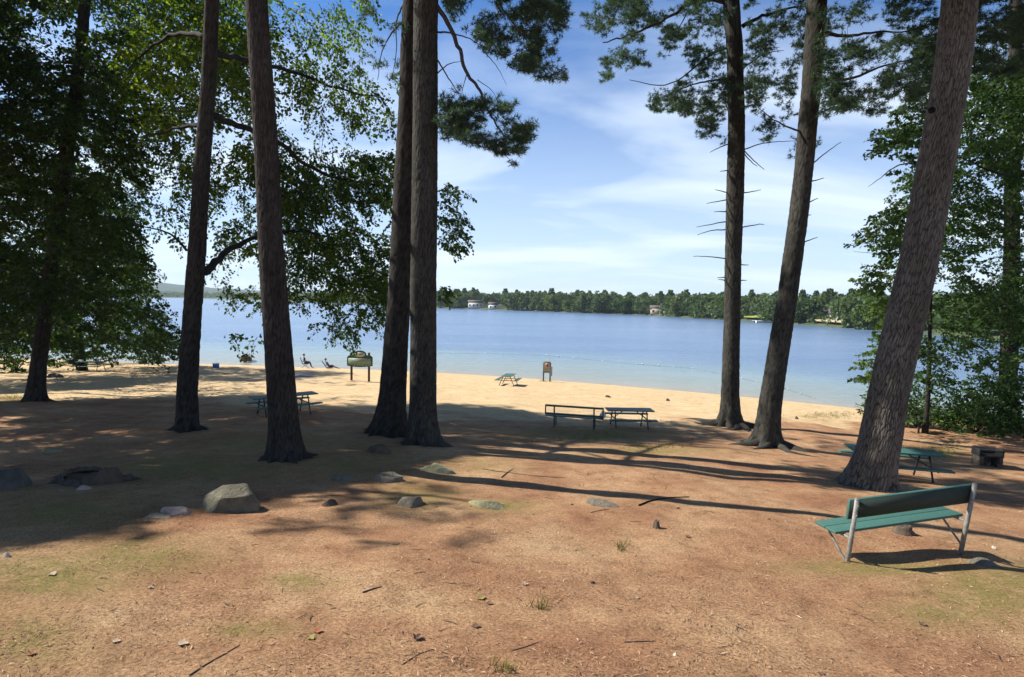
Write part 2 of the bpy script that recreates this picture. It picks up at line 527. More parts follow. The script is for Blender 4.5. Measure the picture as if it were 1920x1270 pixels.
# ------------------------------------------------------------------ world, sun, camera
def make_world():
    w = bpy.data.worlds.new('World'); scene.world = w; w.use_nodes = True
    nt = w.node_tree; L = nt.links
    bg = nt.nodes['Background']
    sky = nt.nodes.new('ShaderNodeTexSky'); sky.sky_type = 'NISHITA'
    sky.sun_disc = False
    sky.sun_elevation = SUN_EL
    sky.sun_rotation = math.atan2(SUN[0], SUN[1])
    sky.altitude = 60; sky.air_density = 1.0; sky.dust_density = .6; sky.ozone_density = 2.2
    tc = nt.nodes.new('ShaderNodeTexCoord')
    sx = nt.nodes.new('ShaderNodeSeparateXYZ'); L.new(tc.outputs['Generated'], sx.inputs[0])
    # cirrus sheet projected on a high plane
    za = N(nt, 'ShaderNodeMath', operation='ADD'); za.inputs[1].default_value = .16; L.new(sx.outputs['Z'], za.inputs[0])
    zm = N(nt, 'ShaderNodeMath', operation='MAXIMUM'); zm.inputs[1].default_value = .05; L.new(za.outputs[0], zm.inputs[0])
    dx = N(nt, 'ShaderNodeMath', operation='DIVIDE'); L.new(sx.outputs['X'], dx.inputs[0]); L.new(zm.outputs[0], dx.inputs[1])
    dy = N(nt, 'ShaderNodeMath', operation='DIVIDE'); L.new(sx.outputs['Y'], dy.inputs[0]); L.new(zm.outputs[0], dy.inputs[1])
    cb = nt.nodes.new('ShaderNodeCombineXYZ'); L.new(dx.outputs[0], cb.inputs[0]); L.new(dy.outputs[0], cb.inputs[1])
    mp = nt.nodes.new('ShaderNodeMapping'); mp.inputs['Rotation'].default_value = (0, 0, math.radians(-38))
    mp.inputs['Location'].default_value = (.35, .2, 0)
    mp.inputs['Scale'].default_value = (.55, 1.25, 1); L.new(cb.outputs[0], mp.inputs['Vector'])
    n1 = N(nt, 'ShaderNodeTexNoise', Scale=1.0, Detail=7.0, Roughness=.52, Distortion=.55); L.new(mp.outputs[0], n1.inputs['Vector'])
    r1 = ramp(nt, [(.45, (0, 0, 0)), (.55, (.5, .5, .5)), (.66, (.95, .95, .95))]); L.new(n1.outputs['Fac'], r1.inputs[0])
    # more cloud low, clear blue high
    lo = ramp(nt, [(.0, (1, 1, 1)), (.10, (.86, .86, .86)), (.30, (.76, .76, .76)), (.46, (.22, .22, .22)), (.75, (.05, .05, .05))]); L.new(sx.outputs['Z'], lo.inputs[0])
    base = ramp(nt, [(.0, (.80, .80, .80)), (.06, (.66, .66, .66)), (.2, (.42, .42, .42)), (.40, (.05, .05, .05)), (.6, (0, 0, 0))]); L.new(sx.outputs['Z'], base.inputs[0])
    mu = mixc(nt, 1.0, r1.outputs[0], lo.outputs[0], 'MULTIPLY')
    scr = mixc(nt, 1.0, mu, base.outputs[0], 'SCREEN')
    tint = mixc(nt, 1.0, sky.outputs[0], SKY_TINT, 'MULTIPLY')
    c = mixc(nt, scr, tint, CLOUD)
    ze = ramp(nt, [(.5, (1, 1, 1)), (.78, (.42, .42, .42))]); L.new(sx.outputs['Z'], ze.inputs[0])  # dims the unseen high sky to cut ambient light
    c = mixc(nt, 1.0, c, ze.outputs[0], 'MULTIPLY')
    L.new(c, bg.inputs['Color'])
    bg.inputs['Strength'].default_value = SKY_STRENGTH


SKY_STRENGTH = .05
SKY_TINT = (.48, 1.08, 1.74)
CLOUD = (11.2, 12.7, 14.4)
make_world()

sl = bpy.data.lights.new('sun', 'SUN'); sl.energy = 5.0; sl.angle = math.radians(.53); sl.color = (1, .945, .86)
so = bpy.data.objects.new('sun', sl); COL.objects.link(so)
so.rotation_mode = 'QUATERNION'; so.rotation_quaternion = Vector(SUN).to_track_quat('Z', 'Y')
so.location = (-40, 20, 60)

cam = bpy.data.cameras.new('camera'); co = bpy.data.objects.new('camera', cam); COL.objects.link(co)
cam.sensor_width = 36; cam.lens = 36 * F / W; cam.clip_end = 12000; cam.clip_start = .1
mw = Matrix(((_R[0], _U[0], -_f[0], CAM[0]), (_R[1], _U[1], -_f[1], CAM[1]), (_R[2], _U[2], -_f[2], CAM[2]), (0, 0, 0, 1)))
co.matrix_world = mw
scene.camera = co
scene.view_settings.view_transform = 'Standard'
scene.view_settings.look = 'None'
scene.view_settings.exposure = 0.85
scene.view_settings.gamma = 1
scene.cycles.max_bounces = 8
scene.cycles.diffuse_bounces = 2
scene.cycles.transmission_bounces = 3
scene.cycles.use_denoising = True


# ------------------------------------------------------------------ ground and water
def grid_mesh(name, xs, ys, zf, mat, attrf=None):
    X, Y = np.meshgrid(xs, ys)
    x, y = X.ravel(), Y.ravel()
    z = zf(x, y)
    nx, ny = len(xs), len(ys)
    i = (np.arange(ny - 1)[:, None] * nx + np.arange(nx - 1)[None, :]).ravel()
    q = np.stack([i, i + 1, i + nx + 1, i + nx], 1)
    at_ = {k: f(x, y) for k, f in (attrf or {}).items()}
    return set_mesh(name, np.stack([x, y, z], 1), q.ravel(), np.full(len(q), 4), mat, True, at_)


MOSS = [(1560, 781, 70, 7, 1), (1745, 849, 60, 10, 1), (1725, 777, 40, 6, .9), (1024, 716, 20, 3, .8), (60, 1080, 170, 40, 1), (250, 1045, 130, 35, .9), (470, 1180, 60, 14, 1), (560, 1090, 60, 15, .8), (1870, 1110, 130, 55, 1), (1650, 1065, 160, 14, 1),
        (1760, 1150, 100, 30, .7), (940, 950, 60, 12, .9), (780, 930, 80, 25, .7), (350, 880, 200, 30, .8), (120, 960, 150, 40, .7),
        (1100, 815, 160, 12, .9), (1230, 845, 120, 8, .7), (650, 870, 120, 30, .6), (40, 1200, 120, 60, .6), (500, 830, 150, 20, .7), (30, 745, 60, 8, .9), (900, 870, 90, 16, .4)]


def moss_amount(x, y):
    z = G(x, y)
    px, py, dp = project(np.stack([x, y, z], 1))
    m = np.zeros_like(x)
    for a, b, sx, sy, w in MOSS:
        m = np.maximum(m, w * np.exp(-(((px - a) / sx) ** 2 + ((py - b) / sy) ** 2)))
    m[dp < .5] = 0
    return np.clip(m * 1.3, 0, 1)


def wet_amount(x, y):
    d = shore_d(x, y)
    return np.clip(1 - (d - .1 - .5 * vn(x * .5, y * .5)) / .8, 0, 1) * .7


xs = np.unique(np.concatenate([np.linspace(-900, -60, 22), np.linspace(-60, -16, 130), np.arange(-16, 16, .14), np.linspace(16, 45, 90), np.linspace(45, 900, 24)]).round(3))
ys = np.unique(np.concatenate([np.linspace(-600, -8, 20), np.linspace(-8, 2, 24), np.arange(2, 24, .14), np.linspace(24, 66, 170), np.linspace(66, 300, 8)]).round(3))
g = link('ground', grid_mesh('ground', xs, ys, G, M['ground'], {'sand': sand_amount, 'moss': moss_amount, 'wet': wet_amount}))
tag(g, kind='structure')


def lake_depth(x, y):
    d = -shore_d(x, y)
    # the roped-off shallows stay pale, the bottom drops beyond them
    return np.clip(d / 60.0 + .06 * (vn(x * .08, y * .12) - .5) * np.clip(d / 8, 0, 1), 0, 1)


xs = np.unique(np.concatenate([np.linspace(-6000, -200, 20), np.linspace(-200, -50, 40), np.linspace(-50, 60, 160), np.linspace(60, 400, 40), np.linspace(400, 4000, 16)]).round(3))
ys = np.unique(np.concatenate([np.linspace(-900, 10, 14), np.linspace(10, 130, 200), np.linspace(130, 600, 40), np.linspace(600, 6000, 20)]).round(3))
w = link('water', grid_mesh('water', xs, ys, lambda x, y: np.zeros_like(x), M['water'], {'depth': lake_depth}))
tag(w, kind='structure')


# ------------------------------------------------------------------ pixel regions used to prune and fill crowns
def inpoly(px, py, poly):
    r = np.zeros(px.shape, bool)
    n = len(poly)
    for i in range(n):
        x1, y1 = poly[i]; x2, y2 = poly[(i + 1) % n]
        c = ((y1 > py) != (y2 > py)) & (px < (x2 - x1) * (py - y1) / ((y2 - y1) if y2 != y1 else 1e-9) + x1)
        r ^= c
    return r


SHADE = [
    ([(-200, 752), (150, 752), (330, 746), (480, 742), (620, 766), (850, 757), (960, 762), (1010, 782), (1130, 792), (1310, 800), (1400, 800), (1400, 822),
      (1300, 832), (1180, 838), (990, 836), (870, 838), (850, 858), (760, 878), (680, 898), (620, 915), (560, 925), (500, 935), (400, 955), (330, 968),
      (250, 992), (100, 1010), (-200, 1040)], .97),
    ([(240, 690), (400, 686), (620, 690), (680, 700), (600, 708), (480, 716), (330, 714), (180, 730), (-100, 745), (-100, 700)], .85),
    ([(600, 990), (690, 970), (830, 975), (930, 1005), (945, 1028), (890, 1052), (760, 1056), (650, 1035)], .10),
    ([(690, 905), (800, 890), (860, 900), (830, 950), (740, 960), (650, 950)], .12),
    ([(1500, 800), (1700, 790), (2100, 790), (2100, 960), (1850, 930), (1720, 880), (1560, 850)], .85),
    ([(1400, 796), (1600, 800), (1620, 850), (1500, 850), (1420, 835)], .6),
]


def sun_blocked_ok(P):
    """True where a thing at P may stand: its shadow does not fall on ground that lies in full sun in the photograph"""
    P = np.asarray(P, float)
    Q = P.copy()
    for _ in range(6):
        gz = np.maximum(G(Q[:, 0], Q[:, 1]), 0)
        t = (P[:, 2] - gz) / SUN[2]
        Q = P - SUN[None] * t[:, None]
    px, py, dp = project(Q)
    vis = (dp > 1) & (px > -160) & (px < 2120) & (py < 1480) & (py > 640)
    sh = np.zeros(len(P), bool)
    u = rng.random(len(P))
    for poly, pr in SHADE:
        i = inpoly(px, py, poly)
        sh |= i & (u < pr)
    onwater = shore_d(Q[:, 0], Q[:, 1]) < 0
    return ~vis | sh | onwater


# ------------------------------------------------------------------ foliage generators
CROWN = {}     # key -> list of (P, A, L, W, tint)
TWIGS = {}     # key -> list of (p0, p1, p2, r)
TUFTS = {}     # key -> list of (P, A, tint, scale)


def unit(v):
    return v / np.maximum(np.linalg.norm(v, axis=-1, keepdims=True), 1e-9)


def decid_sprays(key, B, D, length=1.2, nleaf=34, leaf=.17, droop=.5, tint0=0.0, tint_spread=.5):
    """leafy twigs starting at B, heading along D"""
    n = len(B)
    if n == 0:
        return
    D = unit(D)
    Ls = length * rng.uniform(.6, 1.3, n)
    side = unit(np.cross(D, np.array([0, 0, 1.0]) + .01))
    down = np.array([0, 0, -1.0])
    t = rng.random((n, nleaf)) ** .8
    lat = rng.normal(0, 1, (n, nleaf)) * .17 * (1.1 - .7 * t)
    ver = rng.normal(0, 1, (n, nleaf)) * .055
    P = (B[:, None] + Ls[:, None, None] * (D[:, None] * t[..., None] + down * (droop * t ** 2)[..., None]
         + side[:, None] * lat[..., None] + np.array([0, 0, 1.0]) * ver[..., None]))
    A = unit(D[:, None] * .5 + down * (.35 + droop * t[..., None]) + side[:, None] * np.sign(lat)[..., None] * .7 + rng.normal(0, .45, (n, nleaf, 3)))
    ct = rng.normal(0, .13, n)
    T = np.clip(tint0 + tint_spread * rng.random((n, nleaf)) + ct[:, None], 0, 1)
    S = leaf * rng.uniform(.8, 1.2, n)[:, None] * rng.uniform(.5, 1.35, (n, nleaf))
    CROWN.setdefault(key, []).append((P.reshape(-1, 3), A.reshape(-1, 3), S.ravel(), T.ravel()))
    p1 = B + Ls[:, None] * (D * .5 + down * droop * .25)
    p2 = B + Ls[:, None] * (D + down * droop)
    TWIGS.setdefault(key, []).append((B, p1, p2, np.full(n, .014)))


def pine_sprays(key, B, D, length=1.0, ntuft=16, tuft=.15, tint0=0.0, rise=.15, flat=.22):
    n = len(B)
    if n == 0:
        return
    D = unit(D)
    Ls = length * rng.uniform(.6, 1.3, n)
    side = unit(np.cross(D, np.array([0, 0, 1.0]) + .01))
    t = rng.random((n, ntuft)) ** .7
    lat = rng.normal(0, 1, (n, ntuft)) * flat * (1.05 - .5 * t)
    ver = rng.normal(0, 1, (n, ntuft)) * .07
    P = (B[:, None] + Ls[:, None, None] * (D[:, None] * t[..., None] + np.array([0, 0, 1.0]) * (rise * t ** 2 + ver)[..., None] + side[:, None] * lat[..., None]))
    A = unit(D[:, None] * .8 + np.array([0, 0, .35]) + side[:, None] * np.sign(lat)[..., None] * .5 + rng.normal(0, .3, (n, ntuft, 3)))
    ct = rng.normal(0, .13, n)
    T = np.clip(tint0 + .5 * rng.random((n, ntuft)) + ct[:, None], 0, 1)
    S = tuft * rng.uniform(.75, 1.25, (n, ntuft))
    TUFTS.setdefault(key, []).append((P.reshape(-1, 3), A.reshape(-1, 3), S.ravel(), T.ravel()))
    TWIGS.setdefault(key, []).append((B, B + Ls[:, None] * (D * .5 + np.array([0, 0, rise * .25])), B + Ls[:, None] * (D + np.array([0, 0, rise])), np.full(n, .012)))


def crown_mesh(name, parts, mats):
    """join (V, face_size, attr) pieces into one crown mesh with one material slot each"""
    Vs = []; flat = []; lt = []; mi = []; T = []; b = 0
    for i, (V, face, tint) in enumerate(parts):
        Vs.append(V); flat.append(face.ravel() + b); lt.append(np.full(len(face), face.shape[1])); mi.append(np.full(len(face), i)); T.append(tint); b += len(V)
    me = set_mesh(name, np.concatenate(Vs), np.concatenate(flat), np.concatenate(lt), mats[0], False, {'tint': np.concatenate(T)})
    for m in mats[1:]:
        me.materials.append(m)
    me.polygons.foreach_set('material_index', np.concatenate(mi).astype(np.int32))
    return me


def leaf_mesh(name, lst, mat, origin):
    P = np.concatenate([a[0] for a in lst]); A = np.concatenate([a[1] for a in lst])
    S = np.concatenate([a[2] for a in lst]); T = np.concatenate([a[3] for a in lst])
    n = len(P)
    Bv = unit(np.cross(A, unit(rng.normal(0, 1, (n, 3)))))
    C = np.cross(A, Bv)
    L = S[:, None]; Wd = S[:, None] * .33
    V = np.stack([P, P + A * L * .5 + Bv * Wd + C * L * .10, P + A * L + C * L * -.05, P + A * L * .5 - Bv * Wd + C * L * .10], 1) - np.asarray(origin)
    return V.reshape(-1, 3), np.arange(n * 4).reshape(-1, 4), np.repeat(T, 4)


def tuft_mesh(name, lst, mat, origin, k=14, wf=.055):
    P = np.concatenate([a[0] for a in lst]); A = np.concatenate([a[1] for a in lst])
    S = np.concatenate([a[2] for a in lst]); T = np.concatenate([a[3] for a in lst])
    n = len(P)
    D = unit(A[:, None] * .55 + rng.normal(0, .75, (n, k, 3)))
    L = (S[:, None] * rng.uniform(.7, 1.2, (n, k)))[..., None]
    sd = unit(np.cross(D, rng.normal(0, 1, (n, k, 3)))) * L * wf
    P0 = P[:, None] + np.zeros((n, k, 1))
    V = np.stack([P0 - sd, P0 + sd, P0 + D * L], 2) - np.asarray(origin)
    return V.reshape(-1, 3), np.arange(n * k * 3).reshape(-1, 3), np.repeat(T, k * 3)


def twig_mesh(name, lst, mat, origin):
    p0 = np.concatenate([a[0] for a in lst]); p1 = np.concatenate([a[1] for a in lst]); p2 = np.concatenate([a[2] for a in lst])
    r = np.concatenate([a[3] for a in lst])
    n = len(p0)
    D = unit(p2 - p0)
    a = unit(np.cross(D, np.array([0.3, .2, 1.0]))); b = np.cross(D, a)
    rings = []
    for p, f in ((p0, 1), (p1, .7), (p2, .2)):
        for ang in (0, 2.094, 4.189):
            rings.append(p + (a * math.cos(ang) + b * math.sin(ang)) * (r * f)[:, None])
    V = np.stack(rings, 1) - np.asarray(origin)
    q = []
    for i in (0, 1):
        for j in range(3):
            k2 = (j + 1) % 3
            q += [i * 3 + j, i * 3 + k2, i * 3 + 3 + k2, i * 3 + 3 + j]
    q = np.array(q)
    idx = (np.arange(n)[:, None] * 9 + q[None]).reshape(-1, 4)
    return V.reshape(-1, 3), idx, np.zeros(n * 9)


def sample_poly(poly, n, scale=55., thr=.42, holes=(), seed=0.):
    P = np.array(poly, float)
    lo, hi = P.min(0), P.max(0)
    out = []
    tot = 0
    for _ in range(60):
        x = rng.uniform(lo[0], hi[0], 4000); y = rng.uniform(lo[1], hi[1], 4000)
        m = inpoly(x, y, poly)
        m &= fbm(x / scale + seed, y / scale * 1.25 + 3.1 * seed) > thr
        for hx, hy, rx, ry in holes:
            m &= ((x - hx) / rx) ** 2 + ((y - hy) / ry) ** 2 > 1
        out.append(np.stack([x[m], y[m]], 1)); tot += m.sum()
        if tot >= n:
            break
    return np.concatenate(out)[:n]


# ------------------------------------------------------------------ trees
TREES = {}
REF = {'T0': 26.5, 'T1': 19.2, 'T3': 19.5, 'T4': 18.0, 'T5': 20.6, 'T6': 18.4}


def ridge_noise(th, z, r0, seed):
    """flat bark plates, taller than wide, parted by dark furrows"""
    n = max(14, int(2 * math.pi * r0 * 17.5))
    u = th / (2 * math.pi) * n
    w1 = vn(np.cos(th) * r0 * 9 + seed, np.sin(th) * r0 * 9, z * 2.2) - .5
    w2 = vn(np.cos(th) * r0 * 30 + seed, np.sin(th) * r0 * 30, z * 9.) - .5
    u = u + 1.3 * w1 + .55 * w2
    v = z * 3.3 + 1.2 * w1 + .9 * w2
    ui, vi = np.floor(u), np.floor(v)
    f1 = np.full(u.shape, 9.); f2 = np.full(u.shape, 9.); hid = np.zeros(u.shape)
    for du in (-1, 0, 1):
        for dv in (-1, 0, 1):
            cu, cv = ui + du, vi + dv
            cm = np.mod(cu, n)
            s_ = int(seed * 13)
            jx = _hash(cm, cv, cm * 0 + s_); jy = _hash(cm, cv, cm * 0 + s_ + 5)
            d = np.hypot(cu + .15 + .7 * jx - u, (cv + .1 + .8 * jy - v) * .8)
            nb = d < f1
            f2 = np.where(nb, f1, np.minimum(f2, d)); hid = np.where(nb, _hash(cm, cv, cm * 0 + s_ + 9), hid); f1 = np.where(nb, d, f1)
    e = np.clip((f2 - f1) * 2.6, 0, 1) ** .75
    return e * (.62 + .28 * hid) + .16 * (w2 + .5)


def make_trunk(key, name, label, cat, group, pts, mat, height=24., nseg=56, dz=.09, depth=.03, roots=6, root_len=1.0, flare=.55, seed=0., Y=None, rootmb=None, fine_to=17.):
    bx, by, bw = pts[0]
    base = ground_hit(bx, by) if Y is None else None
    if Y is None:
        Y = base[1]
    c = [at(p[0], p[1], Y) for p in pts]
    r = [p[2] / 2 * Y / F * math.cos(math.atan((p[0] - W / 2) / F)) * .97 for p in pts]
    gz = float(G(c[0][0], c[0][1]))
    c0 = np.array([c[0][0], c[0][1], gz])
    c = np.array(c)
    c[0] = c0
    d = c[-1] - c[-2]; d /= d[2]
    d[:2] = d[:2] * .5
    top = c[-1] + d * max(gz + height - c[-1][2], 1.0)
    C = np.vstack([c0 - np.array([(c[1] - c0)[0] / max((c[1] - c0)[2], .1) * .4, 0, .4]), c, top])
    Rr = np.array([r[0]] + r + [max(.05, r[-1] * .3)])
    z0, z1 = C[0][2], C[-1][2]
    zs = np.concatenate([np.arange(z0, min(gz + fine_to, z1), dz), np.arange(min(gz + fine_to, z1), z1, .5), [z1]])
    cx = np.interp(zs, C[:, 2], C[:, 0]); cy = np.interp(zs, C[:, 2], C[:, 1]); rr = np.interp(zs, C[:, 2], Rr)
    # soften kinks
    cx = cx + .04 * (vn(zs * .35 + seed, zs * 0 + 1) - .5); cy = cy + .10 * (vn(zs * .3 + seed, zs * 0 + 8) - .5)
    th = np.linspace(0, 2 * math.pi, nseg, endpoint=False)
    TH, Z = np.meshgrid(th, zs)
    RR = np.repeat(rr[:, None], nseg, 1)
    hgt = np.maximum(Z - gz, 0)
    lob = .5 + .5 * np.cos(TH * roots + seed * 3 + 1.5 * np.sin(TH * 2 + seed))
    fl = .85 * flare * np.exp(-hgt / .32) * (.12 + 1.25 * lob) + .06 * np.exp(-hgt / 1.0)
    rid = ridge_noise(TH, Z, float(rr[len(rr) // 6]), seed * 7.7)
    lump = .05 * (vn(np.cos(TH) * 1.2 + seed, np.sin(TH) * 1.2, Z * .8) - .5)
    rad = RR * (1 + fl + lump) + depth * (rid - .55)
    V = np.stack([cx[:, None] + rad * np.cos(TH), cy[:, None] + rad * np.sin(TH), Z], -1).reshape(-1, 3)
    nz = len(zs)
    i = (np.arange(nz - 1)[:, None] * nseg + np.arange(nseg)[None]).ravel()
    j = (np.arange(nz - 1)[:, None] * nseg + (np.arange(nseg)[None] + 1) % nseg).ravel()
    q = np.stack([i, j, j + nseg, i + nseg], 1)
    ridge = rid.ravel()
    flat = q.ravel(); lt = np.full(len(q), 4)
    # surface roots
    if roots and root_len:
        mb = MB()
        for a in range(roots):
            ang = (a + .35 * rng.uniform(-1, 1)) * 2 * math.pi / roots + seed
            ln = root_len * rng.uniform(.6, 1.35); r0 = rr[0] * rng.uniform(.26, .42) * (1.25 if key in ('T5', 'T6') else 1)
            pts_, rad_ = [], []
            for s in np.linspace(.7, 1, 2).tolist() + np.linspace(1.15, 1 + ln / rr[0], 7).tolist():
                aa = ang + .25 * math.sin(s * 1.3 + seed)
                x = c0[0] + math.cos(aa) * rr[0] * s; y = c0[1] + math.sin(aa) * rr[0] * s
                f = min(1, max(0, (s - 1) * rr[0] / ln))
                pts_.append((x, y, float(G(x, y)) + r0 * (.75 * (1 - f) ** 1.5 - .28))); rad_.append(r0 * (1 - .75 * f))
            mb.tube(pts_, rad_, 9)
        b = len(V)
        V = np.vstack([V, np.array([tuple(v) for v in mb.v])])
        flat = np.concatenate([flat, np.array([k + b for f in mb.f for k in f])])
        lt = np.concatenate([lt, [len(f) for f in mb.f]])
        ridge = np.concatenate([ridge, np.full(len(mb.v), .62)])
    me = set_mesh('trunk', V - c0, flat, lt, mat, True, {'ridge': ridge})
    e = thing(name, c0, label, cat, group)
    link('trunk', me, e)
    TREES[key] = dict(e=e, o=c0, Y=Y, C=C, R=Rr, mat=mat)
    return e


def hidden_tree(key, name, label, cat, group, x, y, r, height, mat):
    """a tree placed by its standing point"""
    gz = float(G(x, y)); o = np.array([x, y, gz])
    e = thing(name, o, label, cat, group)
    mb = MB()
    zs = np.linspace(-.3, height, 14)
    pts = [(.25 * math.sin(z * .4 + x), .25 * math.sin(z * .33 + y), z) for z in zs]
    mb.tube(pts, [r * (1.5 if z < 0 else 1) * (1 - .75 * max(z, 0) / height) for z in zs], 14)
    o_ = mb.build('trunk', mat, e, smooth=True)
    a = o_.data.attributes.new('ridge', 'FLOAT', 'POINT'); a.data.foreach_set('value', np.full(len(o_.data.vertices), .5, np.float32))
    TREES[key] = dict(e=e, o=o, Y=y, C=np.array([[x, y, gz], [x, y, gz + height]]), R=np.array([r, r]), mat=mat)


def limb(key, pts, r0, Y0, Y1, name='limb', mat=None, n=8, sub=5, r1=None):
    """a limb through photo points, its depth running from Y0 to Y1"""
    t = TREES[key]
    sh = t['Y'] - REF.get(key, t['Y'])      # hang it on the stem where the stem really stands
    Y0 += sh; Y1 += sh * (.4 if abs(Y1 - Y0 + sh) > 3 else 1)
    K = np.array(pts, float)
    s = np.linspace(0, 1, len(K))
    ss = np.linspace(0, 1, (len(K) - 1) * sub + 1)
    px = np.interp(ss, s, K[:, 0]); py = np.interp(ss, s, K[:, 1])
    if len(K) > 2:
        px = np.convolve(np.pad(px, 2, mode='edge'), np.ones(5) / 5, 'valid'); py = np.convolve(np.pad(py, 2, mode='edge'), np.ones(5) / 5, 'valid')
        px[0], py[0] = K[0]; px[-1], py[-1] = K[-1]
    P = at(px, py, Y0 + (Y1 - Y0) * ss)
    P[1:-1] += rng.normal(0, r0 * .25, (len(P) - 2, 3))
    rad = np.interp(ss, [0, 1], [r0, r0 * .25 if r1 is None else r1])
    mb = MB().tube(P.tolist(), rad.tolist(), n)
    o = mb.build(name, mat or M['twig'], t['e'], origin=t['o'], smooth=True)
    if (mat or M['twig']).name.startswith('bark'):
        a = o.data.attributes.new('ridge', 'FLOAT', 'POINT'); a.data.foreach_set('value', np.full(len(o.data.vertices), .45, np.float32))
    return P


PINES = 'tall pines on the slope above the beach'
make_trunk('T0', 'maple_tree', 'dark trunked leafy tree at the sunlit edge of the sand on the far left', 'tree', None,
           [(65, 752, 40), (72, 690, 34), (90, 560, 30), (112, 400, 28), (132, 260, 26), (160, 0, 22)], M['bark'], 24, 40, .12, .03, 5, .5, .5, 1.0)
make_trunk('T1', 'leafy_tree', 'leaning dark trunked tree with drooping leafy limbs over the picnic table', 'tree', None,
           [(353, 806, 46), (352, 740, 42), (360, 600, 37), (368, 500, 36), (380, 330, 32), (388, 180, 29), (398, 0, 27)], M['bark'], 24, 48, .1, .035, 6, .35, .35, 2.0)
make_trunk('T2', 'pine_tree', 'reddish brown pine in front of the blue green picnic table leaning left as it rises', 'tree', PINES,
           [(537, 860, 64), (532, 780, 58), (522, 640, 54), (511, 480, 49), (499, 300, 46), (489, 120, 43), (482, 0, 42)], M['bark_red'], 26, 120, .04, .022, 7, .4, .42, 3.0)
make_trunk('T3', 'pine_tree', 'dark rear pine of the twin trunks half hidden by the front one', 'tree', PINES,
           [(728, 812, 62), (737, 740, 52), (746, 600, 46), (756, 400, 42), (766, 200, 38), (772, 0, 34)], M['bark'], 25, 48, .1, .03, 6, .5, .55, 4.0)
make_trunk('T4', 'pine_tree', 'straight front pine of the twin trunks standing left of the slatted bench', 'tree', PINES,
           [(795, 834, 58), (793, 760, 52), (793, 640, 50), (795, 440, 50), (797, 220, 47), (798, 0, 45)], M['bark_mid'], 26, 120, .04, .022, 7, .5, .5, 5.0)
make_trunk('T5', 'pine_tree', 'pine with a ladder of dead branch stubs right of the picnic table', 'tree', PINES,
           [(1369, 800, 42), (1368, 735, 35), (1373, 600, 32), (1375, 480, 32), (1379, 360, 34), (1381, 230, 32), (1378, 110, 31), (1369, 0, 31)], M['bark_mid'], 25, 56, .09, .03, 7, 1.5, .8, 6.0)
make_trunk('T6', 'pine_tree', 'pine leaning right beside the one with dead branch stubs', 'tree', PINES,
           [(1436, 836, 50), (1444, 760, 45), (1460, 660, 42), (1478, 550, 39), (1495, 430, 38), (1508, 310, 36), (1521, 160, 38), (1530, 0, 40)], M['bark_mid'], 25, 56, .08, .03, 7, 1.3, .7, 7.0)
make_trunk('T7', 'pine_tree', 'thick grey furrowed pine trunk leaning right behind the near green bench', 'tree', PINES,
           [(1627, 912, 92), (1650, 830, 84), (1667, 740, 81), (1690, 640, 80), (1717, 520, 78), (1740, 400, 76), (1761, 270, 74), (1783, 130, 72), (1798, 0, 70)], M['bark_grey'], 26, 360, .018, .034, 6, 0, .36, 8.0, fine_to=12.5)
make_trunk('T8', 'maple_tree', 'dark straight trunk among the green leaves at the right edge of the picture', 'tree', None,
           [(1893, 806, 46), (1892, 700, 38), (1895, 500, 33), (1900, 300, 30), (1905, 0, 26)], M['bark'], 22, 40, .12, .03, 5, .5, .4, 9.0)
LEFT = 'leafy trees crowding the left edge of the beach'
hidden_tree('L1', 'maple_tree', 'dense dark leafy tree behind the far left trunk, nearest of the left thicket', 'tree', LEFT, -30, 29, .28, 19, M['bark'])
hidden_tree('L2', 'maple_tree', 'dark leafy tree whose boughs reach down to the sand by the shaded table', 'tree', LEFT, -35, 45, .3, 20, M['bark'])
hidden_tree('L3', 'maple_tree', 'dark leafy tree at the very left edge of the picture', 'tree', LEFT, -34, 33, .25, 17, M['bark'])
hidden_tree('L4', 'maple_tree', 'leafy tree whose boughs hang in from the left edge before the far left trunk', 'tree', LEFT, -21, 14.5, .3, 20, M['bark'])
RIGHT = 'broadleaf growth along the right end of the beach'
hidden_tree('R1', 'young_tree', 'green leafy young tree between the thick leaning pine and the water', 'tree', RIGHT, 20.5, 27.5, .12, 12, M['bark'])
hidden_tree('R2', 'young_tree', 'green leafy young tree behind the fire grill on the right', 'tree', RIGHT, 22.5, 24.0, .12, 11, M['bark'])
hidden_tree('R3', 'pine_tree', 'dark pine whose boughs hang into the top right corner', 'tree', PINES, 17.5, 18.0, .28, 20, M['bark'])


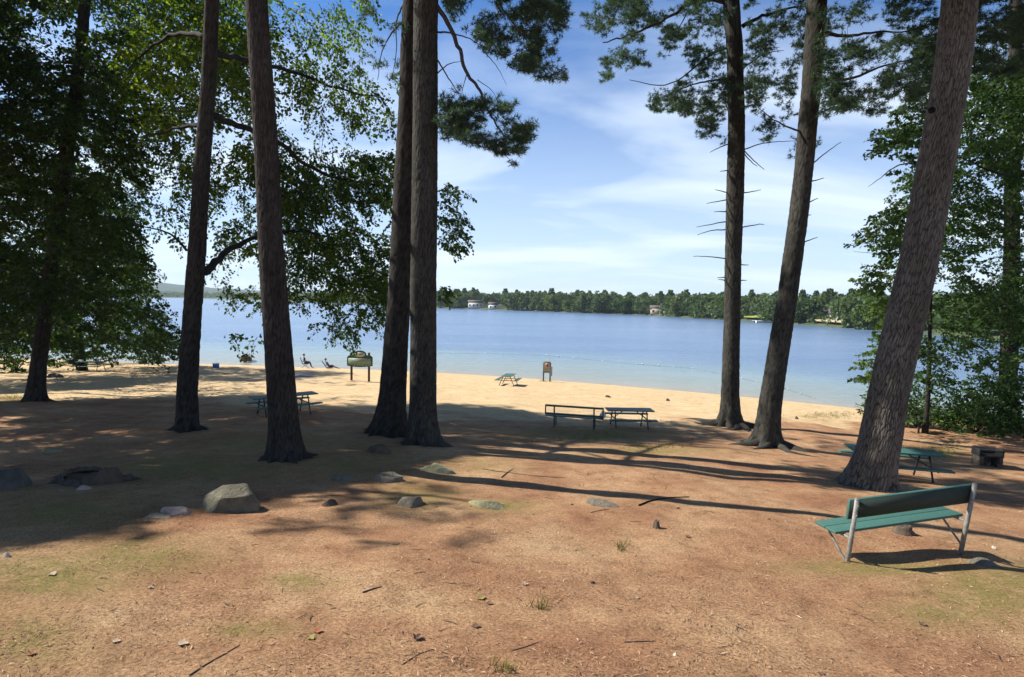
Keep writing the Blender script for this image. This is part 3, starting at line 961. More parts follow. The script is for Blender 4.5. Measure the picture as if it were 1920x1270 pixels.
def crown_from(poly, n, keys, Yr, thr=.42, scale=55., holes=(), seed=0., kind='leaf', prune=True, **kw):
    """fill a region of the crown with leafy twigs at real depths, grown outwards from the stem they belong to"""
    S = sample_poly(poly, n, scale, thr, holes, seed)
    if kind == 'pine' and keys[0] in REF:
        sh = TREES[keys[0]]['Y'] - REF[keys[0]]; Yr = (Yr[0] + sh, Yr[1] + sh)
    Y = rng.uniform(Yr[0], Yr[1], len(S))
    B = at(S[:, 0], S[:, 1], Y)
    gz = G(B[:, 0], B[:, 1])
    ok = B[:, 2] > gz + .25
    if prune:
        ok &= sun_blocked_ok(B) | (rng.random(len(B)) < .10)
    B = B[ok]
    C = np.array([TREES[k]['o'] for k in keys])
    near = np.argmin(((B[:, None, :2] - C[None, :, :2]) ** 2).sum(-1), 1)
    for i, k in enumerate(keys):
        b = B[near == i]
        if len(b) == 0:
            continue
        t = TREES[k]
        ax = np.interp(b[:, 2], t['C'][:, 2], t['C'][:, 0]); ay = np.interp(b[:, 2], t['C'][:, 2], t['C'][:, 1])
        D = np.stack([b[:, 0] - ax, b[:, 1] - ay, np.zeros(len(b))], 1)
        D = unit(D) * .8 + rng.normal(0, .55, D.shape) * np.array([1, 1, .45])
        (decid_sprays if kind == 'leaf' else pine_sprays)(k, b, D, **kw)


# ---- left thicket
LP = [(-60, -60), (270, -60), (262, 60), (240, 150), (255, 230), (275, 300), (250, 400), (238, 450), (268, 510), (280, 560), (300, 600), (322, 645), (318, 665), (240, 645), (200, 650), (-60, 655)]
LH = [(100, 60, 55, 40), (170, 30, 40, 25), (200, 100, 18, 22), (5, 165, 22, 26), (95, 280, 24, 14), (170, 305, 24, 14), (5, 235, 12, 12), (205, 195, 40, 10), (222, 345, 22, 12), (110, 100, 20, 16), (235, 60, 15, 14)]
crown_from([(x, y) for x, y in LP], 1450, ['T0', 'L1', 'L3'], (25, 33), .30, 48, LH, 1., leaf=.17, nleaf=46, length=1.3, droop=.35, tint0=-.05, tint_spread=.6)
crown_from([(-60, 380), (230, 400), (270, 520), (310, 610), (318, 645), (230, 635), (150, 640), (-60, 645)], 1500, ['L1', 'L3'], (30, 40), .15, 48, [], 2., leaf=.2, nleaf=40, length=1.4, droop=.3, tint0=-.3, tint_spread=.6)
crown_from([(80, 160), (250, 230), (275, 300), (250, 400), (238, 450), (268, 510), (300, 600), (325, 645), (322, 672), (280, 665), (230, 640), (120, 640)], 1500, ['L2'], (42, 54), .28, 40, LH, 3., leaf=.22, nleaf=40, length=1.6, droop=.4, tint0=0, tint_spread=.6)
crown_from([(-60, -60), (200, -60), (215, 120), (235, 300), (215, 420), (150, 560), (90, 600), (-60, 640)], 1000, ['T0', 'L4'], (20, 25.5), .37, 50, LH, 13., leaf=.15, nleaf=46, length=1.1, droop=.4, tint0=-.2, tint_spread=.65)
# ---- drooping leafy limbs of the second tree
TP = [(262, -40), (690, -40), (700, 60), (760, 120), (762, 300), (760, 560), (735, 575), (700, 605), (640, 630), (600, 620), (575, 600), (540, 600), (480, 640), (430, 640), (415, 600), (440, 560), (400, 540), (385, 500),
      (410, 440), (420, 400), (350, 470), (310, 470), (300, 420), (290, 360), (330, 320), (300, 270), (250, 250), (225, 190), (240, 120)]
TH_ = [(280, 310, 36, 60), (345, 395, 18, 22), (424, 388, 20, 30), (425, 185, 18, 24), (528, 160, 18, 30), (548, 250, 14, 26), (655, 245, 45, 22), (698, 405, 28, 28), (610, 100, 18, 22), (720, 40, 40, 40),
       (340, 130, 24, 14), (395, 270, 14, 20), (560, 590, 16, 40), (455, 520, 20, 20), (300, 170, 18, 10), (640, 300, 20, 8), (455, 350, 14, 14), (500, 615, 26, 14), (728, 190, 18, 14)]
crown_from(TP, 1200, ['T1'], (22.5, 29), .44, 44, TH_, 4., leaf=.155, nleaf=40, length=1.15, droop=.6, tint0=.24, tint_spread=.7)
crown_from([(440, 270), (760, 290), (760, 540), (700, 600), (640, 625), (590, 610), (540, 560), (520, 420)], 520, ['T1'], (22.5, 29), .41, 40, TH_, 5., leaf=.155, nleaf=42, length=1.1, droop=.8, tint0=.08, tint_spread=.6)
crown_from([(262, -60), (480, -60), (500, 120), (400, 220), (300, 250), (225, 215), (240, 120)], 420, ['T1'], (21, 27), .36, 42, TH_, 6., leaf=.17, nleaf=34, length=1.15, droop=.4, tint0=.5, tint_spread=.5)  # leaf tint raised to paint sunlight into this upper part of the crown
crown_from([(822, 340), (852, 345), (860, 400), (866, 440), (862, 480), (830, 470), (820, 430)], 60, ['T1'], (24, 28), .1, 40, [], 7., prune=False, leaf=.16, nleaf=26, length=.8, droop=.5, tint0=0)
crown_from([(818, 530), (842, 540), (838, 560), (818, 560)], 8, ['T1'], (24, 28), .0, 40, [], 7., prune=False, leaf=.16, nleaf=26, length=.6, droop=.5)
# ---- right hand growth
RH = [(1842, 345, 20, 26), (1832, 480, 24, 16), (1868, 515, 16, 10), (1765, 752, 40, 18), (1800, 690, 12, 10), (1855, 655, 10, 8), (1870, 250, 14, 18)]
crown_from([(1700, 200), (1745, 150), (1830, 120), (1990, 100), (1990, 790), (1700, 790), (1690, 560)], 1600, ['R1', 'R2'], (25.5, 31), .41, 42, RH, 8., leaf=.15, nleaf=42, length=1.0, droop=.3, tint0=.0, tint_spread=.65)
crown_from([(1630, 265), (1665, 240), (1700, 215), (1730, 215), (1720, 300), (1680, 295), (1640, 275)], 60, ['R1'], (23, 28), .25, 30, [], 9., leaf=.17, nleaf=28, length=.8, droop=.2, tint0=0)
crown_from([(1655, 385), (1690, 370), (1712, 360), (1705, 420), (1680, 560), (1640, 560), (1608, 525), (1640, 505), (1655, 480), (1607, 455), (1640, 440)], 130, ['R1'], (23, 28), .25, 30, [], 10., leaf=.17, nleaf=28, length=.8, droop=.15, tint0=.15, tint_spread=.7)
crown_from([(1640, 560), (1690, 560), (1680, 700), (1650, 715), (1622, 705), (1640, 660), (1652, 620)], 90, ['R1'], (23, 28), .25, 30, [], 11., leaf=.17, nleaf=28, length=.7, droop=.15, tint0=.2, tint_spread=.75)
crown_from([(1800, 60), (1990, 20), (1990, 330), (1830, 300), (1790, 200)], 260, ['T8'], (22, 28), .42, 40, RH, 12., leaf=.17, nleaf=30, length=1.0, droop=.35, tint0=0)
# ---- pine boughs
crown_from([(700, -30), (762, -30), (756, 170), (720, 150), (690, 175), (690, 120), (705, 60)], 90, ['T3'], (18, 21), .42, 30, [], 20., 'pine', ntuft=12, tuft=.15, length=.5, rise=-.1)
crown_from([(815, -40), (1042, -40), (1048, 50), (1030, 95), (1045, 140), (1030, 150), (960, 140), (940, 105), (890, 85), (850, 40)], 330, ['T4'], (17, 20.5), .50, 30, [(985, 190, 20, 10)], 21., 'pine', False, ntuft=12, tuft=.15, length=.5)
crown_from([(822, 175), (868, 190), (940, 200), (985, 240), (970, 275), (945, 292), (900, 275), (850, 258), (820, 250)], 190, ['T4'], (17, 20), .44, 26, [], 22., 'pine', False, ntuft=12, tuft=.15, length=.5)
crown_from([(1090, -40), (1360, -40), (1345, 20), (1300, 45), (1285, 90), (1240, 120), (1185, 150), (1135, 155), (1142, 95), (1100, 30)], 400, ['T5'], (18, 23), .50, 30, [(1230, 60, 26, 14), (1155, 70, 12, 12)], 23., 'pine', ntuft=12, tuft=.15, length=.5, tint0=.08)
crown_from([(1225, 205), (1230, 185), (1290, 150), (1340, 135), (1368, 150), (1368, 255), (1325, 258), (1320, 230), (1275, 205), (1245, 220)], 240, ['T5'], (18, 22.5), .44, 27, [], 24., 'pine', ntuft=12, tuft=.15, length=.5)
crown_from([(1285, 60), (1365, -20), (1365, 150), (1320, 130), (1290, 110)], 110, ['T5'], (19, 23), .48, 27, [(1330, 80, 14, 12)], 25., 'pine', ntuft=12, tuft=.15, length=.5)
crown_from([(1395, -40), (1510, -40), (1510, 290), (1480, 285), (1440, 265), (1400, 235)], 330, ['T5', 'T6'], (17, 22), .50, 30, [(1455, 85, 22, 16), (1440, 190, 14, 22), (1420, 40, 12, 12)], 26., 'pine', ntuft=12, tuft=.15, length=.5)
crown_from([(1530, -40), (1750, -40), (1755, 50), (1740, 170), (1690, 185), (1645, 190), (1640, 225), (1600, 205), (1560, 230), (1535, 220)], 430, ['T6'], (16, 21), .50, 30, [(1640, 20, 14, 10)], 27., 'pine', ntuft=12, tuft=.15, length=.5, tint0=-.08)
crown_from([(1700, 60), (1760, 30), (1735, 220), (1690, 200)], 70, ['T6'], (16, 20), .48, 30, [], 28., 'pine', ntuft=12, tuft=.15, length=.5, tint0=-.08)
crown_from([(1835, -40), (1990, -40), (1990, 120), (1850, 140), (1828, 60)], 240, ['R3'], (15, 20), .46, 30, [], 29., 'pine', ntuft=12, tuft=.15, length=.5, tint0=-.05)

# points of the crowns and stems that stand in sun: the crowns above leave their light paths open
LITP = []
for poly, n_, Yr_ in [([(250, -20), (500, -20), (500, 150), (400, 240), (250, 240)], 170, (21, 27)), ([(500, -20), (700, -20), (740, 200), (560, 260)], 60, (23, 28)), ([(1090, -20), (1300, -20), (1240, 130), (1130, 155)], 110, (18, 23)),
                     ([(960, -20), (1045, -20), (1040, 140), (960, 90)], 60, (17, 20)), ([(1610, 380), (1700, 370), (1690, 700), (1620, 700)], 90, (23, 28)), ([(1735, 60), (1800, 60), (1660, 880), (1590, 880)], 60, (10.4, 10.8)),
                     ([(160, 200), (260, 150), (270, 330), (180, 360)], 40, (25, 33)), ([(1400, -20), (1560, -20), (1560, 230), (1400, 230)], 50, (17, 21))]:
    S_ = sample_poly(poly, n_, 50, -1)
    LITP.append(at(S_[:, 0], S_[:, 1], rng.uniform(*Yr_, len(S_))))
LITP = np.concatenate(LITP)


def light_clear(P, rad=1.25, leak=.12):
    ok = np.ones(len(P), bool)
    for i in range(0, len(P), 400):
        d = P[i:i + 400, None] - LITP[None]
        t = d @ SUN
        r = np.linalg.norm(d - t[..., None] * SUN, axis=-1)
        ok[i:i + 400] = ~((t > 1.5) & (r < rad)).any(1)
    return ok | (rng.random(len(P)) < leak)


# ---- upper crowns above the frame (they give the shade that lies across the slope)
gx = rng.uniform(-34, 18, 60000); gy = rng.uniform(6, 62, 60000); gzz = G(gx, gy)
sel = shore_d(gx, gy) > 0
gx, gy, gzz = gx[sel], gy[sel], gzz[sel]
ppx, ppy, _ = project(np.stack([gx, gy, gzz], 1))
dens = np.zeros(len(gx))
for poly, pr in SHADE:
    dens = np.maximum(dens, inpoly(ppx, ppy, poly) * pr)
hole = fbm(gx * .55 + 4, gy * .55 + 1, 0, 3)
dens = np.where(dens > .8, dens * (hole > .32), dens * (hole > .5))
hold = rng.random(len(gx)) < dens
gx, gy, gzz = gx[hold], gy[hold], gzz[hold]
hh = rng.uniform(9, 26, len(gx))
PP = np.stack([gx, gy, gzz], 1) + SUN[None] * (hh / SUN[2])[:, None]
cx_, cy_, dp_ = project(PP)
off = (dp_ < 1) | (cx_ < -45) | (cx_ > 1965) | (cy_ < -45)
PP = PP[off]
cand = ['T0', 'T1', 'T2', 'T3', 'T4', 'T5', 'L1', 'L2', 'L3', 'L4']
CA = np.array([TREES[k]['o'][:2] for k in cand])
dd = np.sqrt(((PP[:, None, :2] - CA[None]) ** 2).sum(-1))
nn = np.argmin(dd, 1); dm = dd.min(1)
keep = dm < 9.5
PP, nn = PP[keep], nn[keep]
lc = light_clear(PP); PP, nn = PP[lc], nn[lc]
CANOPY_N = 4200
if len(PP) > CANOPY_N:
    s = rng.choice(len(PP), CANOPY_N, replace=False); PP, nn = PP[s], nn[s]
for i, k in enumerate(cand):
    b = PP[nn == i]
    if len(b) == 0:
        continue
    D = rng.normal(0, 1, b.shape) * np.array([1, 1, .3])
    if k in ('T2', 'T3', 'T4', 'T5'):
        pine_sprays(k, b, D, 1.0, 26, .2)
    else:
        decid_sprays(k, b - unit(D) * .5, D, 1.2, 40, .21, .3, .1, .6)
print('canopy sprays', len(PP), {k: int((nn == i).sum()) for i, k in enumerate(cand)})

# crown sprays added overhead out of frame to cut sky light, sparing sunlit ground
OH = {'T2': 1300, 'T3': 350, 'T4': 300, 'T5': 250, 'T6': 350, 'T7': 1100, 'R3': 800, 'L4': 2200, 'T1': 600, 'T0': 800}
for k in OH:
    o_ = TREES[k]['o']; n_ = OH[k]
    u_ = unit(rng.normal(0, 1, (n_, 3))) * rng.random((n_, 1)) ** .45
    b = o_ + np.array([0, 0, 18.5]) + u_ * np.array([6.0, 6.0, 6.5])
    qx, qy, qd = project(b)
    b = b[((qd < 1) | (qx < -60) | (qx > 1980) | (qy < -60))]
    b = b[sun_blocked_ok(b)]
    b = b[light_clear(b)]
    D = rng.normal(0, 1, b.shape) * np.array([1, 1, .3])
    if k in ('L4', 'T1', 'T0'):
        decid_sprays(k, b, D, 1.2, 34, .22, .3, .1, .6)
    else:
        pine_sprays(k, b, D, 1.1, 20, .22)

# ---- limbs
limb('T1', [(385, 510), (415, 480), (470, 445), (560, 430), (640, 450)], .13, 19.2, 26, mat=M['bark'])
limb('T1', [(392, 215), (440, 230), (520, 265), (600, 330), (690, 345), (755, 350)], .12, 19.2, 27, mat=M['bark'])
limb('T1', [(394, 100), (450, 110), (540, 130), (640, 170), (720, 185)], .11, 19.2, 27, mat=M['bark'])
limb('T1', [(380, 236), (340, 237), (305, 250), (270, 255)], .07, 19.2, 22, mat=M['bark'])
limb('T1', [(350, 470), (325, 440), (290, 428), (235, 422)], .05, 22.5, 23, mat=M['bark'])
limb('T1', [(388, 70), (340, 60), (290, 80), (240, 130)], .09, 19.2, 23, mat=M['bark'])
limb('T0', [(128, 200), (160, 205), (220, 215), (262, 240)], .08, 26.5, 28, mat=M['bark'])
limb('T0', [(120, 320), (100, 340), (60, 350)], .07, 26.5, 28, mat=M['bark'])
limb('T3', [(756, 40), (735, 60), (715, 95), (708, 150)], .035, 19.5, 19)
limb('T3', [(756, 10), (740, 40), (745, 90), (735, 150)], .03, 19.5, 19)
limb('T4', [(818, 10), (845, 48), (862, 95), (875, 140), (900, 170), (915, 205), (932, 238), (955, 262)], .07, 18, 17.6)
limb('T4', [(818, 60), (850, 62), (880, 72), (910, 90)], .03, 18, 17.6)
limb('T4', [(818, 140), (842, 118), (866, 115)], .022, 18, 17.8)
limb('T4', [(818, 110), (838, 142), (852, 165), (868, 185)], .025, 18, 17.8)
limb('T4', [(816, 228), (845, 214), (890, 214)], .028, 18, 17.7)
limb('T4', [(875, 140), (868, 165), (862, 190)], .014, 17.8, 17.8)
limb('T4', [(895, 150), (925, 170), (935, 195)], .012, 17.7, 17.6)
limb('T4', [(905, 95), (930, 120), (950, 160)], .015, 17.6, 17.5)
limb('T4', [(938, 10), (965, 50), (1000, 90), (1025, 130)], .025, 17.6, 17.4)
limb('T5', [(1362, 5), (1310, -5), (1270, 25), (1220, 50), (1170, 70), (1130, 80)], .10, 20.6, 20)
limb('T5', [(1362, 90), (1335, 100), (1300, 130), (1250, 165), (1180, 150)], .055, 20.6, 20)
limb('T5', [(1365, 148), (1330, 152), (1290, 160), (1230, 188)], .055, 20.6, 20)
limb('T5', [(1392, 50), (1420, 35), (1465, 18), (1515, 12)], .10, 20.6, 20, mat=M['bark'])
limb('T5', [(1392, 130), (1430, 100), (1470, 95)], .04, 20.6, 20)
limb('T5', [(1394, 281), (1430, 268), (1470, 265), (1494, 265)], .028, 20.6, 20)
limb('T5', [(1290, 20), (1270, 60), (1255, 100)], .03, 20.3, 20)
limb('T6', [(1540, 60), (1590, 70), (1640, 60), (1720, 60)], .07, 18.4, 18)
limb('T6', [(1535, 150), (1600, 150), (1660, 120), (1730, 110)], .06, 18.4, 18)
limb('T6', [(1530, 215), (1570, 200), (1620, 180)], .04, 18.4, 18)
limb('T6', [(1505, 250), (1480, 240), (1450, 225), (1420, 200)], .04, 18.4, 18)
limb('R1', [(1712, 305), (1680, 310), (1650, 335), (1628, 350)], .035, 25, 25, mat=M['deadwood'])
limb('R1', [(1685, 310), (1670, 318), (1660, 325)], .02, 25, 25, mat=M['deadwood'])
limb('R1', [(1690, 475), (1640, 475), (1600, 472)], .02, 25, 25, mat=M['deadwood'])
limb('R2', [(1890, 330), (1850, 320), (1815, 300), (1780, 290)], .06, 26, 24, mat=M['bark'])
# dead branch stubs
DEAD5 = [[(1364, 271), (1345, 278), (1331, 286)], [(1365, 320), (1350, 322)], [(1364, 361), (1341, 356)], [(1362, 375), (1325, 382)], [(1362, 397), (1339, 397)], [(1361, 416), (1306, 426)],
         [(1360, 431), (1331, 432), (1307, 441)], [(1360, 485), (1330, 481), (1300, 481)], [(1360, 520), (1345, 521)], [(1360, 526), (1347, 524)], [(1392, 362), (1410, 360), (1427, 356)],
         [(1389, 427), (1422, 420), (1433, 421)], [(1389, 497), (1404, 497)], [(1389, 526), (1400, 526)], [(1393, 280), (1413, 302), (1433, 318)], [(1393, 285), (1408, 305), (1420, 312)]]
for d in DEAD5:
    limb('T5', d, .028, 20.6, 20.3, 'dead_branch', M['deadwood'], 6, 4, .012)
DEAD6 = [[(1524, 307), (1547, 287), (1577, 267)], [(1518, 341), (1545, 334)], [(1514, 380), (1534, 372)], [(1512, 405), (1521, 403)], [(1505, 455), (1533, 445)]]
for d in DEAD6:
    limb('T6', d, .026, 18.4, 18.2, 'dead_branch', M['deadwood'], 6, 4, .010)

kp = at(1747, 207, TREES['T7']['Y'] - .36)
kv = ICO_K = None
mb = MB().lathe([(.085, 0), (.075, .03), (.05, .045), (.028, .02), (.01, .0)], 14)
Rk = Vector((-.35, -1, .1)).to_track_quat('Z', 'Y').to_matrix()
mb.v = [Rk @ v for v in mb.v]
mb.build('knot', M['bark'], TREES['T7']['e'], smooth=True, loc=tuple(kp - TREES['T7']['o']))
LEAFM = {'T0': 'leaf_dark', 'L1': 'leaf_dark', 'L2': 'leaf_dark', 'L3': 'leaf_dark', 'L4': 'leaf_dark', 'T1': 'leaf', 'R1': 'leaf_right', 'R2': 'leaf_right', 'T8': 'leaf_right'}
for k in TREES:
    t = TREES[k]
    parts, mats = [], []
    if k in CROWN:
        parts.append(leaf_mesh('crown', CROWN[k], None, t['o'])); mats.append(M[LEAFM.get(k, 'leaf')])
    if k in TUFTS:
        parts.append(tuft_mesh('crown', TUFTS[k], None, t['o'])); mats.append(M['needle'])
    if k in TWIGS:
        parts.append(twig_mesh('crown', TWIGS[k], None, t['o'])); mats.append(M['twig'])
    if parts:
        link('crown', crown_mesh('crown', parts, mats), t['e'])


# ------------------------------------------------------------------ understorey shrubs
def shrub(px, py, Y, w, h, n, mat, label, leaf=.13, tint0=0., prune=True, nleaf=26):
    c = at(px, py, Y); gz = float(G(c[0], c[1])); o = np.array([c[0], c[1], gz])
    e = thing('shrub', o, label, 'shrub', None)
    u = unit(rng.normal(0, 1, (n, 3))) * rng.random((n, 1)) ** .4
    B = o + np.stack([u[:, 0] * w / 2, u[:, 1] * w / 2, np.abs(u[:, 2]) * h], 1)
    B = B[B[:, 2] > gz + .08]
    if prune:
        B = B[sun_blocked_ok(B) | (rng.random(len(B)) < .5)]
    key = 'S%f' % px
    decid_sprays(key, B, B - o + np.array([0, 0, .4]), .7, nleaf, leaf, .1, tint0, .6)
    link('foliage', crown_mesh('foliage', [leaf_mesh('foliage', CROWN.pop(key), mat, o)], [mat]), e)
    mb = MB()
    for i in range(7):
        a = i * .9
        mb.tube([(0, 0, -.1), (math.cos(a) * w * .15, math.sin(a) * w * .15, h * .4), (math.cos(a) * w * .3, math.sin(a) * w * .3, h * .8)], [.03, .02, .008], 6)
    mb.build('stem', M['twig'], e, smooth=True)
    TWIGS.pop(key, None)


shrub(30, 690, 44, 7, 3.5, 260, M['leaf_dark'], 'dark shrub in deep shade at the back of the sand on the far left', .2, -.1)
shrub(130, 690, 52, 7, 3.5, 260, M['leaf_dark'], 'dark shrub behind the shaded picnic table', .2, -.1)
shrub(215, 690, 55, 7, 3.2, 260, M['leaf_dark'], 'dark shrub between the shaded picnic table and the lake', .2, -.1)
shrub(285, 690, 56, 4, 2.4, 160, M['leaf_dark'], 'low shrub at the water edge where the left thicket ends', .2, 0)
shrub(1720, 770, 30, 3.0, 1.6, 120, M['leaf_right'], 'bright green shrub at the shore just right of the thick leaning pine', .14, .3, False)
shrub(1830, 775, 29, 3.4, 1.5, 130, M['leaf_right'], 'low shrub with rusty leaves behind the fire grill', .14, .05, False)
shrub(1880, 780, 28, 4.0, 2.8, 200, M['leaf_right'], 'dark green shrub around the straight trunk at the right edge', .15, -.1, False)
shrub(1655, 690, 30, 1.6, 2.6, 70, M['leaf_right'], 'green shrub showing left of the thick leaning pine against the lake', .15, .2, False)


# ------------------------------------------------------------------ rocks, stumps, sticks
def ico(sub=4):
    import bmesh
    bm = bmesh.new(); bmesh.ops.create_icosphere(bm, subdivisions=sub, radius=1)
    V = np.array([v.co[:] for v in bm.verts]); Fc = np.array([[v.index for v in f.verts] for f in bm.faces]); bm.free()
    return V, Fc


ICO_V, ICO_F = ico(4)


def rock(px, py, wpx, hpx, mat, label, depthf=.8, facets=7, sink=.25, seed=1., name='rock', cat='rock', yaw=None):
    c = ground_hit(px, py)
    sc = c[1] / F
    wd, h = wpx * sc, hpx * sc
    r2 = np.random.default_rng(int(seed * 97))
    V = ICO_V.copy()
    for i in range(facets):
        nrm = r2.normal(0, 1, 3); nrm[2] = abs(nrm[2]) * .8; nrm /= np.linalg.norm(nrm)
        d = r2.uniform(.55, .85)
        s = V @ nrm
        m = s > d
        V[m] -= (s[m] - d)[:, None] * nrm * .92
    V *= (1 + .16 * (fbm(V[:, 0] * 2 + seed, V[:, 1] * 2, V[:, 2] * 2, 4) - .5))[:, None]
    V += .05 * (np.stack([vn(V[:, 0] * 7 + seed, V[:, 1] * 7, V[:, 2] * 7 + i * 9) for i in range(3)], 1) - .5)
    V /= np.abs(V).max(0)
    top = V[:, 2].max()
    V = V * np.array([wd / 2, wd / 2 * depthf, h * (1 + sink)])
    V[:, 2] = np.where(V[:, 2] < 0, V[:, 2] * .35, V[:, 2]) - h * sink
    me = set_mesh(name, V, ICO_F.ravel(), np.full(len(ICO_F), 3), mat, True)
    o = link(name, me, None, (c[0], c[1], c[2]))
    o.rotation_euler = (0, 0, r2.uniform(-.4, .4) if yaw is None else yaw)
    try:
        md = o.modifiers.new('edges', 'EDGE_SPLIT'); md.split_angle = math.radians(32)
    except Exception:
        pass
    return tag(o, label, cat)


def boulder():
    import bmesh
    c = ground_hit(428, 956); k = c[1] / F
    pts = [(-62, 12, -12), (-22, -42, -8), (64, -4, -8), (42, 52, -8), (-42, 52, -8), (-46, 4, 36), (-34, -8, 40), (6, -26, 42), (46, -4, 38), (58, 4, 20), (22, 36, 55), (-26, 34, 53), (-10, -6, 51), (26, 6, 49), (-55, 8, 18)]
    bm = bmesh.new()
    for p in pts:
        bm.verts.new([q * k for q in p])
    bmesh.ops.convex_hull(bm, input=bm.verts[:])
    bmesh.ops.triangulate(bm, faces=bm.faces[:])
    bmesh.ops.subdivide_edges(bm, edges=bm.edges[:], cuts=5, use_grid_fill=True)
    bmesh.ops.smooth_vert(bm, verts=bm.verts[:], factor=.5, use_axis_x=True, use_axis_y=True, use_axis_z=True)
    bmesh.ops.triangulate(bm, faces=bm.faces[:])
    V = np.array([v.co[:] for v in bm.verts]); Fc = np.array([[v.index for v in f.verts] for f in bm.faces]); bm.free()
    n1 = np.stack([fbm(V[:, 0] * 5 + i * 7, V[:, 1] * 5, V[:, 2] * 5 + i, 4) for i in range(3)], 1) - .5
    V = V + n1 * .10
    V[:, 2] *= .76; V[:, :2] *= .95
    o = link('boulder', set_mesh('boulder', V, Fc.ravel(), np.full(len(Fc), 3), M['rock'], True), None, tuple(c))
    o.modifiers.new('edges', 'EDGE_SPLIT').split_angle = math.radians(38)
    tag(o, 'large squat grey boulder left of the middle, lit on its top and left', 'boulder')


boulder()
rock(10, 912, 90, 52, M['rock_dark'], 'dark boulder cut by the left edge of the picture', .9, 7, .2, 5., 'boulder', 'boulder')
rock(328, 962, 62, 22, M['rock_pink'], 'small pale pinkish broken rock beside the large grey boulder', .7, 10, .2, 8.)
rock(293, 970, 56, 7, M['rock_grey'], 'thin flat grey stone under the pale pinkish rock', .7, 6, .3, 9.)
rock(644, 899, 44, 11, M['rock_grey'], 'small flat grey rock in the shade right of the reddish pine', .7, 6, .3, 10.)
rock(725, 899, 66, 20, M['rock_grey'], 'rounded speckled grey rock below the twin trunks', .8, 6, .3, 11.)
rock(712, 848, 58, 15, M['stump'], 'dark mound of rock and earth at the foot of the twin trunks', .8, 6, .3, 12.)
rock(818, 884, 72, 17, M['rock_moss'], 'pale mossy knobbly rock right of the speckled grey one', .5, 5, .25, 13.)
rock(772, 946, 58, 17, M['rock_grey'], 'low grey rock with a dark hollow in the dappled shade', .8, 6, .3, 14.)
rock(915, 950, 92, 13, M['rock_moss'], 'low flat mossy rock in the sunlit middle of the slope', .6, 5, .35, 15.)
rock(618, 948, 40, 12, M['stump'], 'small dark stone at the lower edge of the shade', .7, 6, .3, 16.)
rock(1122, 946, 92, 11, M['rock_grey'], 'long flat slab of pale stone near the fallen stick', .35, 4, .4, 17., yaw=-.45)
rock(1845, 1058, 66, 12, M['rock_grey'], 'flat crusty grey stone beside the right post of the near bench', .5, 5, .35, 18.)
rock(245, 895, 30, 8, M['rock_grey'], 'small grey stone right of the hollow stump', .7, 6, .3, 19.)
rock(155, 918, 34, 8, M['rock_pink'], 'small pale stone in front of the hollow stump', .7, 6, .3, 20.)
rock(100, 848, 40, 7, M['rock_moss'], 'small mossy stone behind the hollow stump', .7, 6, .3, 21.)
rock(1140, 745, 14, 5, M['rock_dark'], 'small dark lump on the sand beyond the picnic table', .7, 6, .2, 22.)
rock(1252, 752, 8, 6, M['rock_dark'], 'tiny dark stump on the sand right of the picnic table', .7, 6, .2, 23.)
rock(1494, 786, 9, 7, M['rock_dark'], 'tiny dark stone on the sand right of the leaning pine', .7, 6, .2, 24.)
rock(102, 708, 36, 8, M['rock_dark'], 'dark heap on the sand right of the far left trunk', .7, 6, .2, 25.)


def stump():
    c = ground_hit(165, 902); sc = c[1] / F
    e = thing('hollow_stump', c, 'broken hollow tree stump with a curved jagged rim in the left shade', 'stump')
    R = 47 * sc
    mb = MB(); n = 64
    prof = []
    for k in range(n):
        a = 2 * math.pi * k / n
        hz = 0.14 + .13 * max(0, math.cos(a + .15)) ** 3 + .05 * max(0, math.cos(a - 3.0)) + .012 * math.sin(11 * a) + .012 * math.sin(23 * a + 1)
        rr = R * (1 + .07 * math.sin(3 * a + .5) + .03 * math.sin(7 * a))
        prof.append((a, rr, hz))
    rows = [(1.35, None, -.06), (1.14, .35, 0), (1.0, 1.0, 0), (.93, 1.0, 0), (.84, .62, 0)]
    for f, hf, hz in rows:
        for a, rr, h in prof:
            mb.v.append(Vector((math.cos(a) * rr * f, math.sin(a) * rr * f * .85, hz if hf is None else h * hf)))
    for i in range(len(rows) - 1):
        for k in range(n):
            k2 = (k + 1) % n
            mb.f.append((i * n + k, i * n + k2, (i + 1) * n + k2, (i + 1) * n + k))
    mb.build('stump_shell', M['stump'], e, smooth=True)
    mb = MB()
    for i, f in enumerate((.9, .6, .3, .02)):
        for a, rr, h in prof:
            mb.v.append(Vector((math.cos(a) * rr * f, math.sin(a) * rr * f * .85, (h * .42) * f + .03 * (1 - f) + .012 * math.sin(a * 5 + i))))
    for i in range(3):
        for k in range(n):
            k2 = (k + 1) % n
            mb.f.append((i * n + k, i * n + k2, (i + 1) * n + k2, (i + 1) * n + k))
    mb.build('rotten_core', M['brown_leaf'], e, smooth=True)
    for a, ln in ((3.9, .5), (4.9, .3), (.1, .5), (2.8, .4)):
        MB().tube([(math.cos(a) * R * .95, math.sin(a) * R * .8, .09), (math.cos(a + .1) * R * 1.35, math.sin(a + .1) * R * 1.1, .03), (math.cos(a + .3) * R * (1.4 + ln), math.sin(a + .3) * R * (1.15 + ln), -.05)], [.08, .06, .025], 10).build('root', M['stump'], e, smooth=True)


stump()


